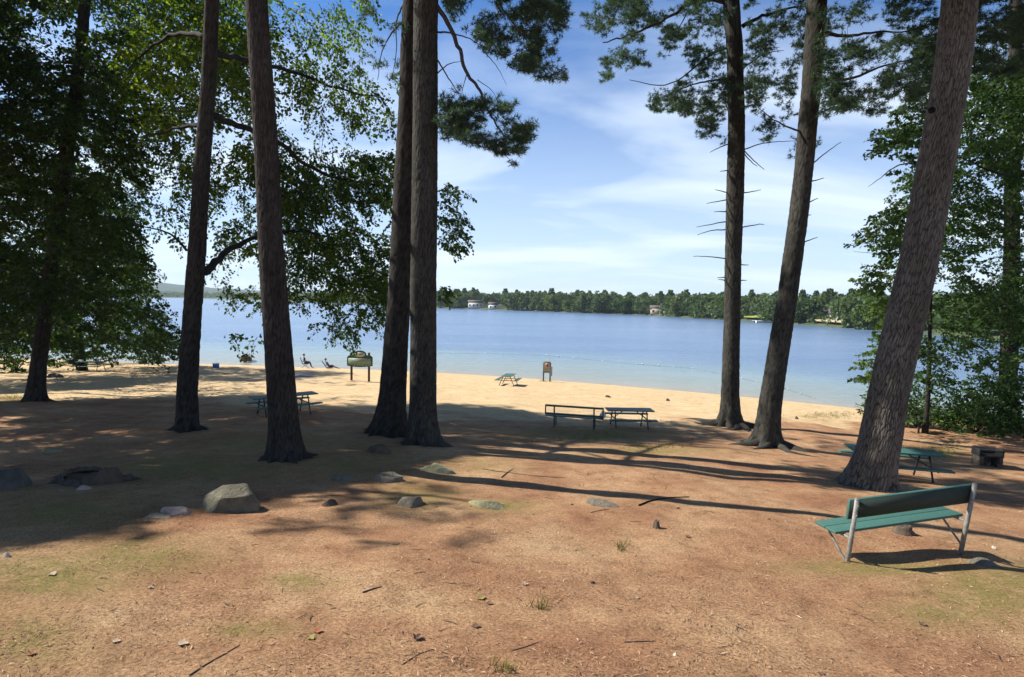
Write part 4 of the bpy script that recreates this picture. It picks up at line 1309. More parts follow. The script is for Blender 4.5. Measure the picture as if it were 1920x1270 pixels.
def small_stump(px, py, wpx, hpx, label):
    c = ground_hit(px, py); sc = c[1] / F
    mb = MB(); r, h = wpx * sc / 2, hpx * sc
    mb.lathe([(r * 1.7, -.03), (r * 1.2, h * .25), (r, h * .6), (r * .92, h), (r * .5, h * 1.02)], 14)
    for v in mb.v:
        v.x *= 1 + .25 * math.sin(v.y * 60); v.z += random.uniform(-.2, .2) * h * (v.z > h * .5)
    o = mb.build('cut_stump', M['stump'], None, smooth=False, loc=tuple(c))
    tag(o, label, 'stump')


small_stump(1694, 1001, 27, 17, 'little cut stump on the bare ground under the near bench')
small_stump(1231, 990, 10, 13, 'tiny stub of a stem in the sunny ground below the fallen stick')


def stick(pts, rpx, label, name='fallen_stick', mat='twig'):
    P = [ground_hit(a, b) for a, b in pts]
    o0 = P[len(P) // 2]
    r = .75 * rpx * o0[1] / F
    mb = MB().tube([tuple(p - o0 + np.array([0, 0, r * .8])) for p in P], [r * (1 - .5 * i / (len(P) - 1)) for i in range(len(P))], 7)
    o = mb.build(name, M[mat], None, smooth=True, loc=tuple(o0))
    tag(o, label, 'stick')


stick([(1198, 949), (1215, 942), (1235, 937), (1262, 934), (1292, 933)], 2.2, 'dark fallen stick lying across the sunny slope in the middle right', mat='bark')
stick([(1108, 962), (1125, 958), (1142, 955)], 1.0, 'thin short twig just below the pale stone slab')
stick([(940, 896), (952, 886), (962, 880)], 1.2, 'short twig standing by the edge of the trunk shadow')
stick([(355, 1268), (385, 1248), (415, 1232), (450, 1212)], 2.2, 'pale crooked twig at the lower left of the ground', mat='deadwood')
stick([(755, 1248), (785, 1228), (810, 1220), (840, 1228)], 1.4, 'thin bent twig near the bottom middle of the ground')
stick([(1170, 1206), (1200, 1205), (1228, 1204)], 1.6, 'straight thin twig near the bottom right of the middle')
stick([(680, 1112), (700, 1106), (716, 1102)], 2.2, 'dark piece of twig on the sunny ground left of the yellow leaf')
stick([(905, 880), (930, 884), (1000, 893), (1060, 897)], 1.1, 'long thin twig along the trunk shadow')
stick([(960, 1222), (985, 1214), (1010, 1206)], 1.5, 'mossy twig at the bottom left of the middle', mat='deadwood')


def leaf_thing(px, py, size_px, mat, label, rz=0., curl=.35):
    c = ground_hit(px, py); s = .72 * size_px * c[1] / F
    n = 9
    mb = MB()
    us = np.linspace(0, 1, n)
    for i, u in enumerate(us):
        wd = .42 * math.sin(math.pi * u ** .8) * (1 + .3 * math.sin(u * 17))
        for v in (-1, -.5, 0, .5, 1):
            mb.v.append(Vector(((u - .5) * s, v * wd * s, s * (.06 + curl * (abs(v) * wd) ** 1.2 * 1.4 + curl * .35 * (u - .5) ** 2 * 2 + .03 * math.sin(9 * u + 5 * v)))))
    for i in range(n - 1):
        for j in range(4):
            a = i * 5 + j
            mb.f.append((a, a + 1, a + 6, a + 5))
    mb.tube([(-.5 * s, 0, .08 * s), (-.7 * s, .05 * s, .06 * s), (-.85 * s, .02 * s, .02 * s)], .012 * s, 5)
    o = mb.build('fallen_leaf', M[mat], None, smooth=True, loc=tuple(c))
    o.rotation_euler = (0, 0, rz)
    tag(o, label, 'leaf')


leaf_thing(903, 1124, 26, 'yellow_leaf', 'yellowish fallen leaf in the middle foreground', .5)
leaf_thing(918, 1133, 20, 'brown_leaf', 'dark brown fallen leaf touching the yellowish one', -.2)
leaf_thing(597, 1186, 26, 'rust_leaf', 'rust red fallen leaf in the lower left foreground', .3)
leaf_thing(583, 1198, 24, 'yellow_leaf', 'olive fallen leaf just below the rust red one', -.6)
leaf_thing(784, 1198, 30, 'brown_leaf', 'upright curled brown leaf right of the rust red one', 1.2, .6)
leaf_thing(343, 1210, 30, 'pale_leaf', 'pale tan fallen leaf near the crooked twig', .1)
leaf_thing(283, 1104, 16, 'pale_leaf', 'small pale leaf left of the sunny foreground middle', .3)
leaf_thing(218, 1204, 22, 'pale_leaf', 'pale curled leaf in the lower left, left of the crooked twig', .2)
leaf_thing(893, 1176, 24, 'brown_leaf', 'brown leaf below the yellowish leaf', .1)
leaf_thing(60, 1228, 22, 'rust_leaf', 'reddish leaf in the bottom left corner', .5)
leaf_thing(98, 1079, 22, 'pale_leaf', 'pale curled leaf on the mossy ground at the left', -.4)
leaf_thing(1195, 1122, 14, 'pale_leaf', 'small pale leaf right of the middle foreground', .3)
leaf_thing(1730, 1172, 22, 'brown_leaf', 'brown leaf on the mossy ground at the lower right', .4)
leaf_thing(1540, 1265, 18, 'brown_leaf', 'brown leaf at the very bottom of the picture', .4)
leaf_thing(985, 1097, 18, 'pale_leaf', 'whitish leaf right of the yellowish one', .0)
leaf_thing(1290, 1008, 16, 'brown_leaf', 'small brown leaf below the tiny stub', .7)

PEB = [(1864, 1029, 9, 'tiny white pebble right of the near bench'), (1266, 1230, 9, 'tiny white pebble at the bottom right of the middle'), (12, 1045, 14, 'small pale pebble at the left edge')]
for px, py, s, lb in PEB:
    rock(px, py, s, s * .7, M['chip'], lb, .8, 5, .1, px * .01, 'pebble', 'pebble')


# loose pine litter: too many bits to count
def litter():
    n = 120000
    y = 3.6 + 15 * rng.random(n) ** 1.7; x = rng.uniform(-1, 1, n) * (y * 1.0 + .6)
    z = G(x, y)
    sd = sand_amount(x, y); cl = fbm(x * .9 + 3, y * .9 + 1, 0, 4)
    k = (rng.random(n) > sd) & (rng.random(n) < np.clip((cl - .25) * 2.6, .12, 1))
    x, y, z = x[k], y[k], z[k]; n = len(x)
    L = rng.gamma(2.2, .012, n) + .010; L = np.clip(L, .010, .09)
    Wd = np.clip(L * rng.uniform(.04, .22, n), .0018, .011)
    a = rng.uniform(0, 6.283, n)
    A = np.stack([np.cos(a), np.sin(a), rng.normal(0, .22, n)], 1); A = unit(A)
    Bv = unit(np.cross(A, np.array([0, 0, 1.0]) + rng.normal(0, .35, (n, 3))))
    P = np.stack([x, y, z + .006 + .006 * rng.random(n)], 1)
    L = L[:, None]; Wd = Wd[:, None]
    V = np.stack([P - A * L * .5, P + Bv * Wd * .5 + np.array([0, 0, 1]) * L * .08, P + A * L * .5, P - Bv * Wd * .5 + np.array([0, 0, 1]) * L * .08], 1)
    T = np.clip(rng.normal(.50, .22, n), 0, .95)
    o = link('pine_litter', set_mesh('pine_litter', V.reshape(-1, 3), np.arange(n * 4), np.full(n, 4), M['litter'], False, {'tint': np.repeat(T, 4)}))
    tag(o, kind='stuff')


litter()


def fallen_twigs():
    mb = MB()
    for _ in range(260):
        y = 3.6 + 11 * random.random() ** 1.5; x = random.uniform(-1, 1) * (y + .5)
        if sand_amount(np.array([x]), np.array([y]))[0] > .4:
            continue
        a = random.uniform(0, 6.28); ln = random.uniform(.04, .20); r = random.uniform(.0018, .0045)
        pts = []
        for k in range(4):
            a += random.uniform(-.35, .35)
            pts.append((x, y, float(G(x, y)) + r + .004)); x += math.cos(a) * ln / 3; y += math.sin(a) * ln / 3
        mb.tube(pts, [r, r * .9, r * .8, r * .5], 5)
    for _ in range(12):
        y = 3.8 + 10 * random.random() ** 1.4; x = random.uniform(-1, 1) * (y + .5)
        s_ = random.uniform(.012, .03); b = len(mb.v); z = float(G(x, y)) + s_ * .4
        mb.v += [Vector((x + v[0] * s_ * 1.4, y + v[1] * s_, z + v[2] * s_ * .8)) * 1 for v in ico(1)[0]]
        mb.f += [tuple(int(i) + b for i in t) for t in ico(1)[1]]
    tag(mb.build('fallen_twigs', M['twig'], None, smooth=True), kind='stuff')


fallen_twigs()


def grass():
    spots = [(1560, 780, 60, 7, 900), (1740, 848, 60, 12, 900), (1725, 776, 36, 8, 500), (1024, 715, 14, 2, 160), (1230, 838, 60, 6, 260), (1100, 822, 90, 8, 300), (945, 1258, 18, 8, 40), (1165, 1030, 14, 10, 40), (1012, 1140, 16, 10, 40), (1200, 790, 60, 4, 200),
             (30, 745, 80, 6, 500), (1290, 900, 300, 30, 60)]
    Ps = []; hs = []
    for px, py, sx, sy, n in spots:
        for _ in range(n // 4):
            a, b = random.gauss(px, sx * .5), random.gauss(py, sy * .5)
            c = ground_hit_fast(a, b)
            for _ in range(4):
                Ps.append(c + np.array([random.gauss(0, .04), random.gauss(0, .04), 0])); hs.append(random.uniform(.05, .16))
    P = np.array(Ps); h = np.array(hs); n = len(P)
    P[:, 2] = G(P[:, 0], P[:, 1])
    a = rng.uniform(0, 6.28, n); lean = rng.normal(0, .4, (n, 2))
    s = np.stack([np.cos(a), np.sin(a), a * 0], 1) * .006
    tip = P + np.stack([lean[:, 0] * h, lean[:, 1] * h, h], 1)
    V = np.stack([P - s, P + s, tip], 1)
    o = link('grass', set_mesh('grass', V.reshape(-1, 3), np.arange(n * 3), np.full(n, 3), M['grass'], False, {'tint': np.repeat(rng.random(n), 3)}))
    tag(o, kind='stuff')


def ground_hit_fast(px, py):
    d = ray(px, py); t = np.linspace(3, 70, 900)
    P = CAM + d[None] * t[:, None]
    b = P[:, 2] < G(P[:, 0], P[:, 1])
    return P[int(np.argmax(b)) if b.any() else -1]


grass()


# ------------------------------------------------------------------ benches and tables
def near_bench():
    a = ground_hit(1588, 1052); b = ground_hit(1802, 1041)
    mid = (a + b) / 2
    th = math.atan2(b[1] - a[1], b[0] - a[0])
    half = np.linalg.norm((b - a)[:2]) / 2
    e = thing('park_bench', mid, 'green plank park bench on galvanised posts seen from behind in the right foreground', 'bench', None, th)
    e.rotation_euler = (0, -math.radians(3.2), th)
    lean = .16
    py_ = lambda z: -lean * z
    T_ = 1.13
    for s in (-1, 1):
        x = s * half
        po = MB().tube([(x, py_(-.3), -.3), (x, py_(.3), .3), (x, py_(T_), T_)], .034, 14).build('post', M['galv'], e, smooth=True)
        MB().tube([(x, py_(T_), T_), (x, py_(T_ + .015), T_ + .015)], [.0345, .027], 14).build('post_cap', M['galv'], po, smooth=True)
        MB().bar((x, py_(.485) + .02, .485), (x, .46, .49), .04, .035).build('seat_arm', M['galv'], e, bevel=.004)
        MB().bar((x, py_(.08) + .025, .08), (x, .40, .465), .028, .022).build('brace', M['galv'], e, bevel=.003)
        MB().box((x, .42, .482), (.06, .1, .05)).build('bracket', M['iron'], e, bevel=.004)
    ang = math.atan(lean)
    R = Matrix.Rotation(ang, 3, 'X')
    zc, hb = .955, .32
    bd = MB().box((0, py_(zc) + .06, zc), (2 * half + .16, .045, hb), R).build('backrest', M['green'], e, bevel=.006)
    MB().box((0, py_(zc) + .0365, zc - .0025), (2 * half + .13, .004, hb - .02), R).build('back_shade', M['shade_board'], bd)  # thin dark sheet added to paint the shade on the rear of the backrest
    for s in (-1, 1):
        for z in (zc - .08, zc + .08):
            MB().tube([(s * half, py_(z) - .045, z), (s * half, py_(z) - .030, z)], .014, 6).build('bolt', M['galv'], bd)
    for i, (y0, y1) in enumerate(((.06, .275), (.285, .50))):
        MB().box((-.03, (y0 + y1) / 2, .53), (2 * half + .24, y1 - y0, .042)).build('seat_plank', M['green'], e, bevel=.006)


near_bench()


def slat_bench(px, py0, px2, py1):
    a = ground_hit(px, py0); b = ground_hit(px2, py1)
    mid = (a + b) / 2; th = math.atan2(b[1] - a[1], b[0] - a[0]); half = np.linalg.norm((b - a)[:2]) / 2
    e = thing('park_bench', mid, 'dark green open framed bench seen from behind, left of the middle picnic table', 'bench', None, th)
    xe = half + .38
    for s in (-1, 1):
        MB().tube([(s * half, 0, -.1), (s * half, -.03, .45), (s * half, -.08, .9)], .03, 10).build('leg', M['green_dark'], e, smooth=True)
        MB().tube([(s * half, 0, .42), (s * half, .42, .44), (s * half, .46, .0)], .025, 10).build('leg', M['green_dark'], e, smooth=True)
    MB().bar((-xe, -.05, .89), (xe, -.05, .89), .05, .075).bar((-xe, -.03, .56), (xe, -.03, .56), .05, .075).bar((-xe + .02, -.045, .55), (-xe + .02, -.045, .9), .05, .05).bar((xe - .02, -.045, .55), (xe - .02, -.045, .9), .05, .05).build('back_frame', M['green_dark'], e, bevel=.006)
    m = MB()
    for k in range(46):
        x = -xe + .04 + (2 * xe - .08) * k / 45
        m.tube([(x, -.05, .58), (x, -.05, .87)], .0022, 4, False)
    for k in range(5):
        z = .62 + k * .055
        m.tube([(-xe, -.05, z), (xe, -.05, z)], .0022, 4, False)
    m.build('back_mesh', M['green_dark'], e)
    for i in range(3):
        MB().box((0, .06 + i * .15, .46), (2 * xe, .14, .04)).build('seat_plank', M['green_dark'], e, bevel=.006)
    return e, mid, th, xe


sb, sb_mid, sb_th, sb_xe = slat_bench(1039, 801, 1113, 807)


def picnic_table(loc, rz, label, length=1.85, mat='green_old', tw=.74, legs='pipe', frame='iron', group=None):
    e = thing('picnic_table', loc, label, 'picnic table', group, rz)
    m = MB(); n = 5; pw = tw / n
    for i in range(n):
        m.box((0, -tw / 2 + pw * (i + .5), .745), (length, pw - .012, .04))
    m.build('tabletop', M[mat], e, bevel=.004)
    for s in (-1, 1):
        MB().box((0, s * .66, .44), (length, .13, .04)).box((0, s * .80, .44), (length, .13, .04)).build('seat', M[mat], e, bevel=.004)
    for s in (-1, 1):
        x = s * length * .34
        for t in (-1, 1):
            MB().tube([(x, t * .26, .72), (x, t * .40, .40), (x, t * .62, -.08)], .026, 8).build('leg', M[frame], e, smooth=True)
        MB().tube([(x, -.82, .41), (x, .82, .41)], .024, 8).build('seat_support', M[frame], e, smooth=True)
        MB().tube([(x, 0, .41), (x * .35, 0, .715)], .016, 8).build('brace', M[frame], e, smooth=True)
    return e


TB = 'green picnic tables'
c = ground_hit(1182, 803)
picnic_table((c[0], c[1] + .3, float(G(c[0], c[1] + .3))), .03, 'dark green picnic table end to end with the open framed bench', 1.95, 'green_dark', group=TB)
c = ground_hit(533, 776)
picnic_table((c[0], c[1], float(G(c[0], c[1]))), .70, 'blue green picnic table behind the reddish brown pine', 2.5, 'green_old', group=TB)
c = ground_hit(953, 722)
picnic_table((c[0], c[1], c[2]), 1.35, 'small picnic table alone on the sunlit sand near the water', 1.75, 'green_old', group=TB)
c = ground_hit(172, 696)
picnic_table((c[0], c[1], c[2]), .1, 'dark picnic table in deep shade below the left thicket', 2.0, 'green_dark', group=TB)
c = ground_hit(1672, 892)
picnic_table((c[0], c[1], float(G(c[0], c[1]))), -.25, 'green picnic table behind the thick leaning pine trunk', 2.35, 'green', group=TB)

# white bag on the bench end
p = np.array([sb_mid[0] + math.cos(sb_th) * (sb_xe - .05) - math.sin(sb_th) * .2, sb_mid[1] + math.sin(sb_th) * (sb_xe - .05) + math.cos(sb_th) * .2, sb_mid[2] + .482])
mb = MB(); mb.lathe([(.09, 0), (.13, .05), (.125, .13), (.07, .19), (.045, .22), (.075, .27)], 14)
for v in mb.v:
    v.x *= 1 + .2 * math.sin(v.z * 40 + v.y * 30); v.y *= 1 + .15 * math.cos(v.z * 33)
tag(mb.build('plastic_bag', M['white'], None, smooth=True, loc=tuple(p)), 'small white bag on the end of the open framed bench', 'bag')


# pedestal grill and fire grill
def pedestal_grill():
    c = ground_hit(1722, 812)
    e = thing('pedestal_grill', c, 'black steel park grill on a single post right of the thick pine', 'grill', None, .5)
    MB().tube([(0, 0, -.1), (0, 0, .62)], .045, 10).build('post', M['iron'], e, smooth=True)
    m = MB()
    m.box((0, 0, .635), (.8, .46, .03)); m.box((0, .225, .76), (.8, .02, .22)); m.box((-.39, 0, .76), (.02, .43, .22)); m.box((.39, 0, .76), (.02, .43, .22))
    m.build('firebox', M['iron'], e, bevel=.004)
    m = MB()
    for k in range(11):
        m.tube([(-.37 + .074 * k, -.24, .84), (-.37 + .074 * k, .2, .84)], .008, 6)
    m.tube([(-.42, -.24, .84), (.42, -.24, .84)], .012, 6)
    m.build('grate', M['iron'], e)


def fire_grill():
    c = ground_hit(1850, 872)
    e = thing('fire_grill', c, 'low charred fireplace grill with concrete sides in the right shade', 'grill', None, -.2)
    e.scale = (.80, .80, .90)
    m = MB()
    m.box((-.36, 0, .16), (.14, .62, .40)); m.box((.36, 0, .16), (.14, .62, .40)); m.box((0, .25, .15), (.575, .12, .38))
    m.build('concrete_base', M['concrete'], e, bevel=.015)
    m = MB()
    m.box((0, 0, .39), (.90, .66, .04)); m.box((0, .30, .53), (.90, .03, .24)); m.box((-.435, -.015, .53), (.03, .60, .24)); m.box((.435, -.015, .53), (.03, .60, .24))
    m.build('firebox', M['iron'], e, bevel=.004)
    m = MB()
    for k in range(12):
        x = -.40 + k * .0727
        m.tube([(x, -.36, .60), (x, .27, .68)], .009, 6)
    m.tube([(-.44, -.36, .60), (.44, -.36, .60)], .013, 6).tube([(-.44, .27, .68), (.44, .27, .68)], .013, 6)
    m.build('grate', M['iron'], e)
    MB().box((-.15, -.36, .08), (.16, .14, .18)).build('block', M['concrete'], e, bevel=.02)
    MB().box((.26, -.38, .07), (.18, .14, .16)).build('block', M['concrete'], e, bevel=.02)


pedestal_grill(); fire_grill()


# ------------------------------------------------------------------ signs on the beach
def beach_sign():
    a = ground_hit(659, 713); b = ground_hit(692, 716)
    Y = (a[1] + b[1]) / 2; sc = Y / F
    mid = (a + b) / 2
    e = thing('park_sign', mid, 'green carved park sign with a white oval on two brown posts on the sand', 'sign', None, .0)
    hw = 16.5 * sc
    zt = 54 * sc
    for s in (-1, 1):
        MB().box((s * hw, 0, zt / 2 - .15), (.14, .14, zt + .3)).build('post', M['post_wood'], e, bevel=.01)
    z0, z1 = 29 * sc, 49 * sc
    W2 = 24 * sc
    pts = []
    for k in range(13):
        u = -1 + 2 * k / 12
        pts.append((u * W2, z0 - .10 + .10 * u * u - (.0)))
    pts += [(W2, z1 - .15), (W2 * .86, z1 - .02), (W2 * .62, z1)]
    for k in range(9):
        an = math.pi * k / 8
        pts.append((W2 * .52 * math.cos(an), z1 + .36 * math.sin(an) ** .8))
    pts += [(-W2 * .62, z1), (-W2 * .86, z1 - .02), (-W2, z1 - .15)]
    mb = MB().poly(pts, .07)
    for v in mb.v: v.y -= .11
    bd = mb.build('sign_board', M['sign_green'], e, bevel=.006)
    mb = MB().poly([(-W2 * .9, z0 + .08), (W2 * .9, z0 + .08), (W2 * .9, z1 - .22), (-W2 * .9, z1 - .22)], .012)
    for v in mb.v: v.y -= .152
    mb.build('panel', M['sign_board'], bd)
    mb = MB().poly([(W2 * .42 * math.cos(t), z1 + .06 + .19 * math.sin(t)) for t in np.linspace(0, 2 * math.pi, 24, endpoint=False)], .012)
    for v in mb.v: v.y -= .152
    mb.build('oval_plate', M['cream'], bd)
    mb = MB(); mk = ((-.24, .10), (.02, .12), (.2, .09))
    for x, wd in mk:
        mb.box((x * W2, -.162, z1 + .06), (wd, .008, .07))
    mb.build('lettering', M['sign_green'], bd)
    mb = MB()
    for r, (lf, rt) in enumerate(((-.35, .75), (-.7, .8), (-.6, .7), (-.75, .5), (-.5, .72))):
        z = z1 - .30 - r * .12
        x = lf
        while x < rt:
            wd = random.uniform(.10, .26)
            mb.box(((x + wd / 2) * W2, -.162, z), (wd * W2 * .9, .008, .045)); x += wd + .06
    mb.build('text_lines', M['cream'], bd)


def ring_station():
    a = ground_hit(1019, 715); b = ground_hit(1031, 716)
    mid = (a + b) / 2; Y = mid[1]; sc = Y / F
    e = thing('rescue_station', mid, 'tan backed rescue ring board on two grey posts at the water edge', 'rescue station', None, -.12)
    hw = 6.3 * sc; h = 38 * sc
    for s in (-1, 1):
        MB().box((s * hw, 0, (h - .1) / 2 - .15), (.12, .12, h + .2)).build('post', M['post_grey'], e, bevel=.01)
    bz0, bz1 = 19 * sc, h
    MB().box((0, -.09, (bz0 + bz1) / 2), (2 * hw + .02, .05, bz1 - bz0)).build('board', M['tan'], e, bevel=.008)
    MB().box((0, 0, bz0 - .06), (2 * hw - .125, .09, .1)).build('crossbar', M['post_grey'], e, bevel=.008)
    MB().box((hw + .13, -.02, bz0 + .02), (.07, .07, 18 * sc)).build('rescue_pole', M['navy'], e, bevel=.01)
    pts = [(.05 + .15 * math.cos(t), -.165, bz0 + (bz1 - bz0) * .60 + .18 * math.sin(t)) for t in np.linspace(0, 2 * math.pi, 25)]
    r = MB().tube(pts, .045, 10, False).build('ring_buoy', M['orange'], e, smooth=True)
    m = MB()
    for t in (.6, 2.2, 3.8, 5.4):
        m.tube([(.05 + .15 * math.cos(u), -.165, bz0 + (bz1 - bz0) * .60 + .18 * math.sin(u)) for u in np.linspace(t, t + .3, 4)], .048, 10, False)
    m.build('white_band', M['white'], r, smooth=True)


beach_sign(); ring_station()


# ------------------------------------------------------------------ people and things by the water
def skin_figure(name, joints, edges, mat, parent, root=0, lvl=2):
    me = bpy.data.meshes.new(name)
    me.from_pydata([j[0] for j in joints], edges, [])
    me.materials.append(mat)
    o = link(name, me, parent)
    s = o.modifiers.new('skin', 'SKIN'); s.use_smooth_shade = True
    for i, j in enumerate(joints):
        r = j[1]
        me.skin_vertices[0].data[i].radius = (r, r) if isinstance(r, (int, float)) else r
    me.skin_vertices[0].data[root].use_root = True
    o.modifiers.new('sub', 'SUBSURF').levels = lvl
    o.modifiers['sub'].render_levels = lvl
    return o


def head_parts(e, p, face_dir, hairmat='hair'):
    """head with face details, hair cap"""
    f = Vector(face_dir).normalized(); up = Vector((0, 0, 1)); sd = f.cross(up).normalized()
    V, Fc = ico(3)
    p = Vector(p)
    vs = [p + sd * (v[0] * .078) + f * (v[1] * .098) + up * (v[2] * .118 - (.02 if v[1] > .5 and v[2] < -.3 else 0)) for v in V]
    mb = MB(); mb.v = vs; mb.f = [tuple(int(i) for i in t) for t in Fc]
    # nose and ears
    for q, s in ((p + f * .10 - up * .012, (.016, .028, .03)), (p + sd * .08 - up * .005, (.012, .028, .036)), (p - sd * .08 - up * .005, (.012, .028, .036))):
        b = len(mb.v)
        mb.v += [q + sd * (v[0] * s[0]) + f * (v[1] * s[1]) + up * (v[2] * s[2]) for v in V]
        mb.f += [tuple(int(i) + b for i in t) for t in Fc]
    h = mb.build('head', M['skin'], e, smooth=True)
    mb = MB()
    for s in (-1, 1):
        b = len(mb.v); q = p + f * .088 + sd * s * .032 + up * .012
        mb.v += [q + Vector(v) * .011 for v in V]; mb.f += [tuple(int(i) + b for i in t) for t in Fc]
    mb.build('eyes', M['black'], h, smooth=True)
    mb = MB()
    keepv = [p + sd * (v[0] * .086) - f * .014 + f * (v[1] * .104) + up * (v[2] * .126 + .008) for v in V]
    mb.v = keepv
    mb.f = [tuple(int(i) for i in t) for t in Fc if np.mean(V[t][:, 2]) > .25 or (np.mean(V[t][:, 1]) < -.1 and np.mean(V[t][:, 2]) > -.55)]
    mb.build('hair', M[hairmat], h, smooth=True)


def hand(joints, edges, wrist, d):
    """five short finger chains from the wrist joint"""
    d = Vector(d).normalized(); sd = d.cross(Vector((0, 0, 1))).normalized()
    w = Vector(joints[wrist][0])
    palm = len(joints); joints.append((tuple(w + d * .05), (.038, .018))); edges.append((wrist, palm))
    pe = len(joints); joints.append((tuple(w + d * .085), (.036, .015))); edges.append((palm, pe))
    for k, (o, ln) in enumerate(((-.03, .06), (-.01, .075), (.01, .07), (.028, .055))):
        a = len(joints); joints.append((tuple(w + d * (.095 + ln * .5) + sd * o - Vector((0, 0, .008))), .009)); edges.append((pe, a))
        b = len(joints); joints.append((tuple(w + d * (.09 + ln) + sd * o - Vector((0, 0, .025))), .008)); edges.append((a, b))
    a = len(joints); joints.append((tuple(w + d * .075 - sd * .05), .011)); edges.append((palm, a))
    b = len(joints); joints.append((tuple(w + d * .11 - sd * .055 - Vector((0, 0, .01))), .009)); edges.append((a, b))


def seated_person(loc, rz, label, shirt, trousers, seat_h=.42, recline=0.18, legs_out=.0, chair=('beach_chair', 'folding beach chair'), chair_mat='navy', skin_legs=False):
    e = thing('person', loc, label, 'person', None, rz)
    # local: +y is where the person faces
    hip = (0, 0, seat_h + .11)
    top = Vector((0, -.52 * math.sin(recline) , seat_h + .11 + .52 * math.cos(recline)))
    chest = Vector(hip).lerp(top, .62)
    neck = top + Vector((0, -.01, .07))
    J = [(hip, (.16, .11)), (tuple(Vector(hip).lerp(top, .3)), (.145, .10)), (tuple(chest), (.165, .105)), (tuple(top - Vector((0, 0, .03))), (.09, .07)), (tuple(neck), .05), (tuple(neck + Vector((0, .01, .06))), .048)]
    E = [(0, 1), (1, 2), (2, 3), (3, 4), (4, 5)]
    kn = [];
    for s in (-1, 1):
        b = len(J)
        knee = (s * .13, .44, seat_h + .14 - legs_out * .1)
        ank = (s * .13, .50 + legs_out * .4, .09)
        J += [((s * .10, .06, seat_h + .09), .085), (knee, .062), (tuple(Vector(knee).lerp(Vector(ank), .35) + Vector((0, -.01, 0))), .055), (ank, .038), ((s * .135, .60 + legs_out * .42, .05), (.045, .03)), ((s * .14, .70 + legs_out * .42, .04), (.04, .02))]
        E += [(0, b), (b, b + 1), (b + 1, b + 2), (b + 2, b + 3), (b + 3, b + 4), (b + 4, b + 5)]
        b = len(J)
        sh = chest + Vector((s * .19, 0, .10)); el = chest + Vector((s * .25, .06, -.20)); wr = Vector((s * .17, .30, seat_h + .22))
        J += [(tuple(sh), .06), (tuple(el), .042), (tuple(wr), .03)]
        E += [(2, b), (b, b + 1), (b + 1, b + 2)]
        hand(J, E, b + 2, (0, 1, -.25))
    body = skin_figure('body', J, E, M['skin'], e)
    # shirt and trousers as slightly larger shells
    JS = [(hip, (.172, .122)), (J[1][0], (.158, .113)), (J[2][0], (.18, .118)), (J[3][0], (.10, .08))]
    ES = [(0, 1), (1, 2), (2, 3)]
    for s in (-1, 1):
        b = len(JS)
        sh = chest + Vector((s * .19, 0, .10)); el = chest + Vector((s * .235, .04, -.12))
        JS += [(tuple(sh), .073), (tuple(el), .06)]
        ES += [(2, b), (b, b + 1)]
    skin_figure('shirt', JS, ES, M[shirt], e)
    JT = [((0, 0, seat_h + .12), (.175, .125))]; ET = []
    for s in (-1, 1):
        b = len(JT)
        JT += [((s * .10, .06, seat_h + .09), .098), ((s * .13, .44, seat_h + .14 - legs_out * .1), .078)]
        ET += [(0, b), (b, b + 1)]
        if not skin_legs:
            JT.append(((s * .13, .49 + legs_out * .38, .14), .055)); ET.append((b + 1, b + 2))
    skin_figure('trousers', JT, ET, M[trousers], e)
    head_parts(e, tuple(neck + Vector((0, .015, .17))), (0, 1, 0))
    # chair: its own thing
    ce = thing(chair[0], loc, chair[1], 'chair', None, rz)
    m = MB()
    for s in (-1, 1):
        m.tube([(s * .29, .34, 0), (s * .29, -.25, seat_h + .02), (s * .29, -.25 - .6 * math.sin(recline + .1), seat_h + .62)], .013, 7)
        m.tube([(s * .29, -.34, 0), (s * .29, .32, seat_h)], .013, 7)
        m.tube([(s * .29, .36, seat_h + .20), (s * .29, -.30, seat_h + .20)], .018, 7)
    m.tube([(-.29, .32, seat_h), (.29, .32, seat_h)], .013, 7)
    m.build('chair_frame', M['post_grey'], ce, smooth=True)
    m = MB()
    m.bar((0, .34, seat_h - .01), (0, -.25, seat_h - .03), .56, .015)
    m.build('seat', M[chair_mat], ce)
    m = MB()
    m.bar((0, -.245, seat_h - .0), (0, -.27 - .6 * math.sin(recline + .1), seat_h + .62), .56, .015, (0, 1, 0))
    m.build('backrest', M[chair_mat], ce)


c = ground_hit(572, 690)
seated_person(tuple(c), -1.25, 'person in dark purple sitting in a beach chair near the water facing right', 'purple', 'navy', .42, .2, .25,
              ('beach_chair', 'dark folding beach chair under the person in purple'))
c = ground_hit(617, 692)
seated_person(tuple(c), -1.3, 'person leaning back low on the sand left of the green park sign', 'post_grey', 'navy', .16, .65, .75,
              ('sand_chair', 'low folding sand chair under the person leaning back'), 'blue_cloth', True)


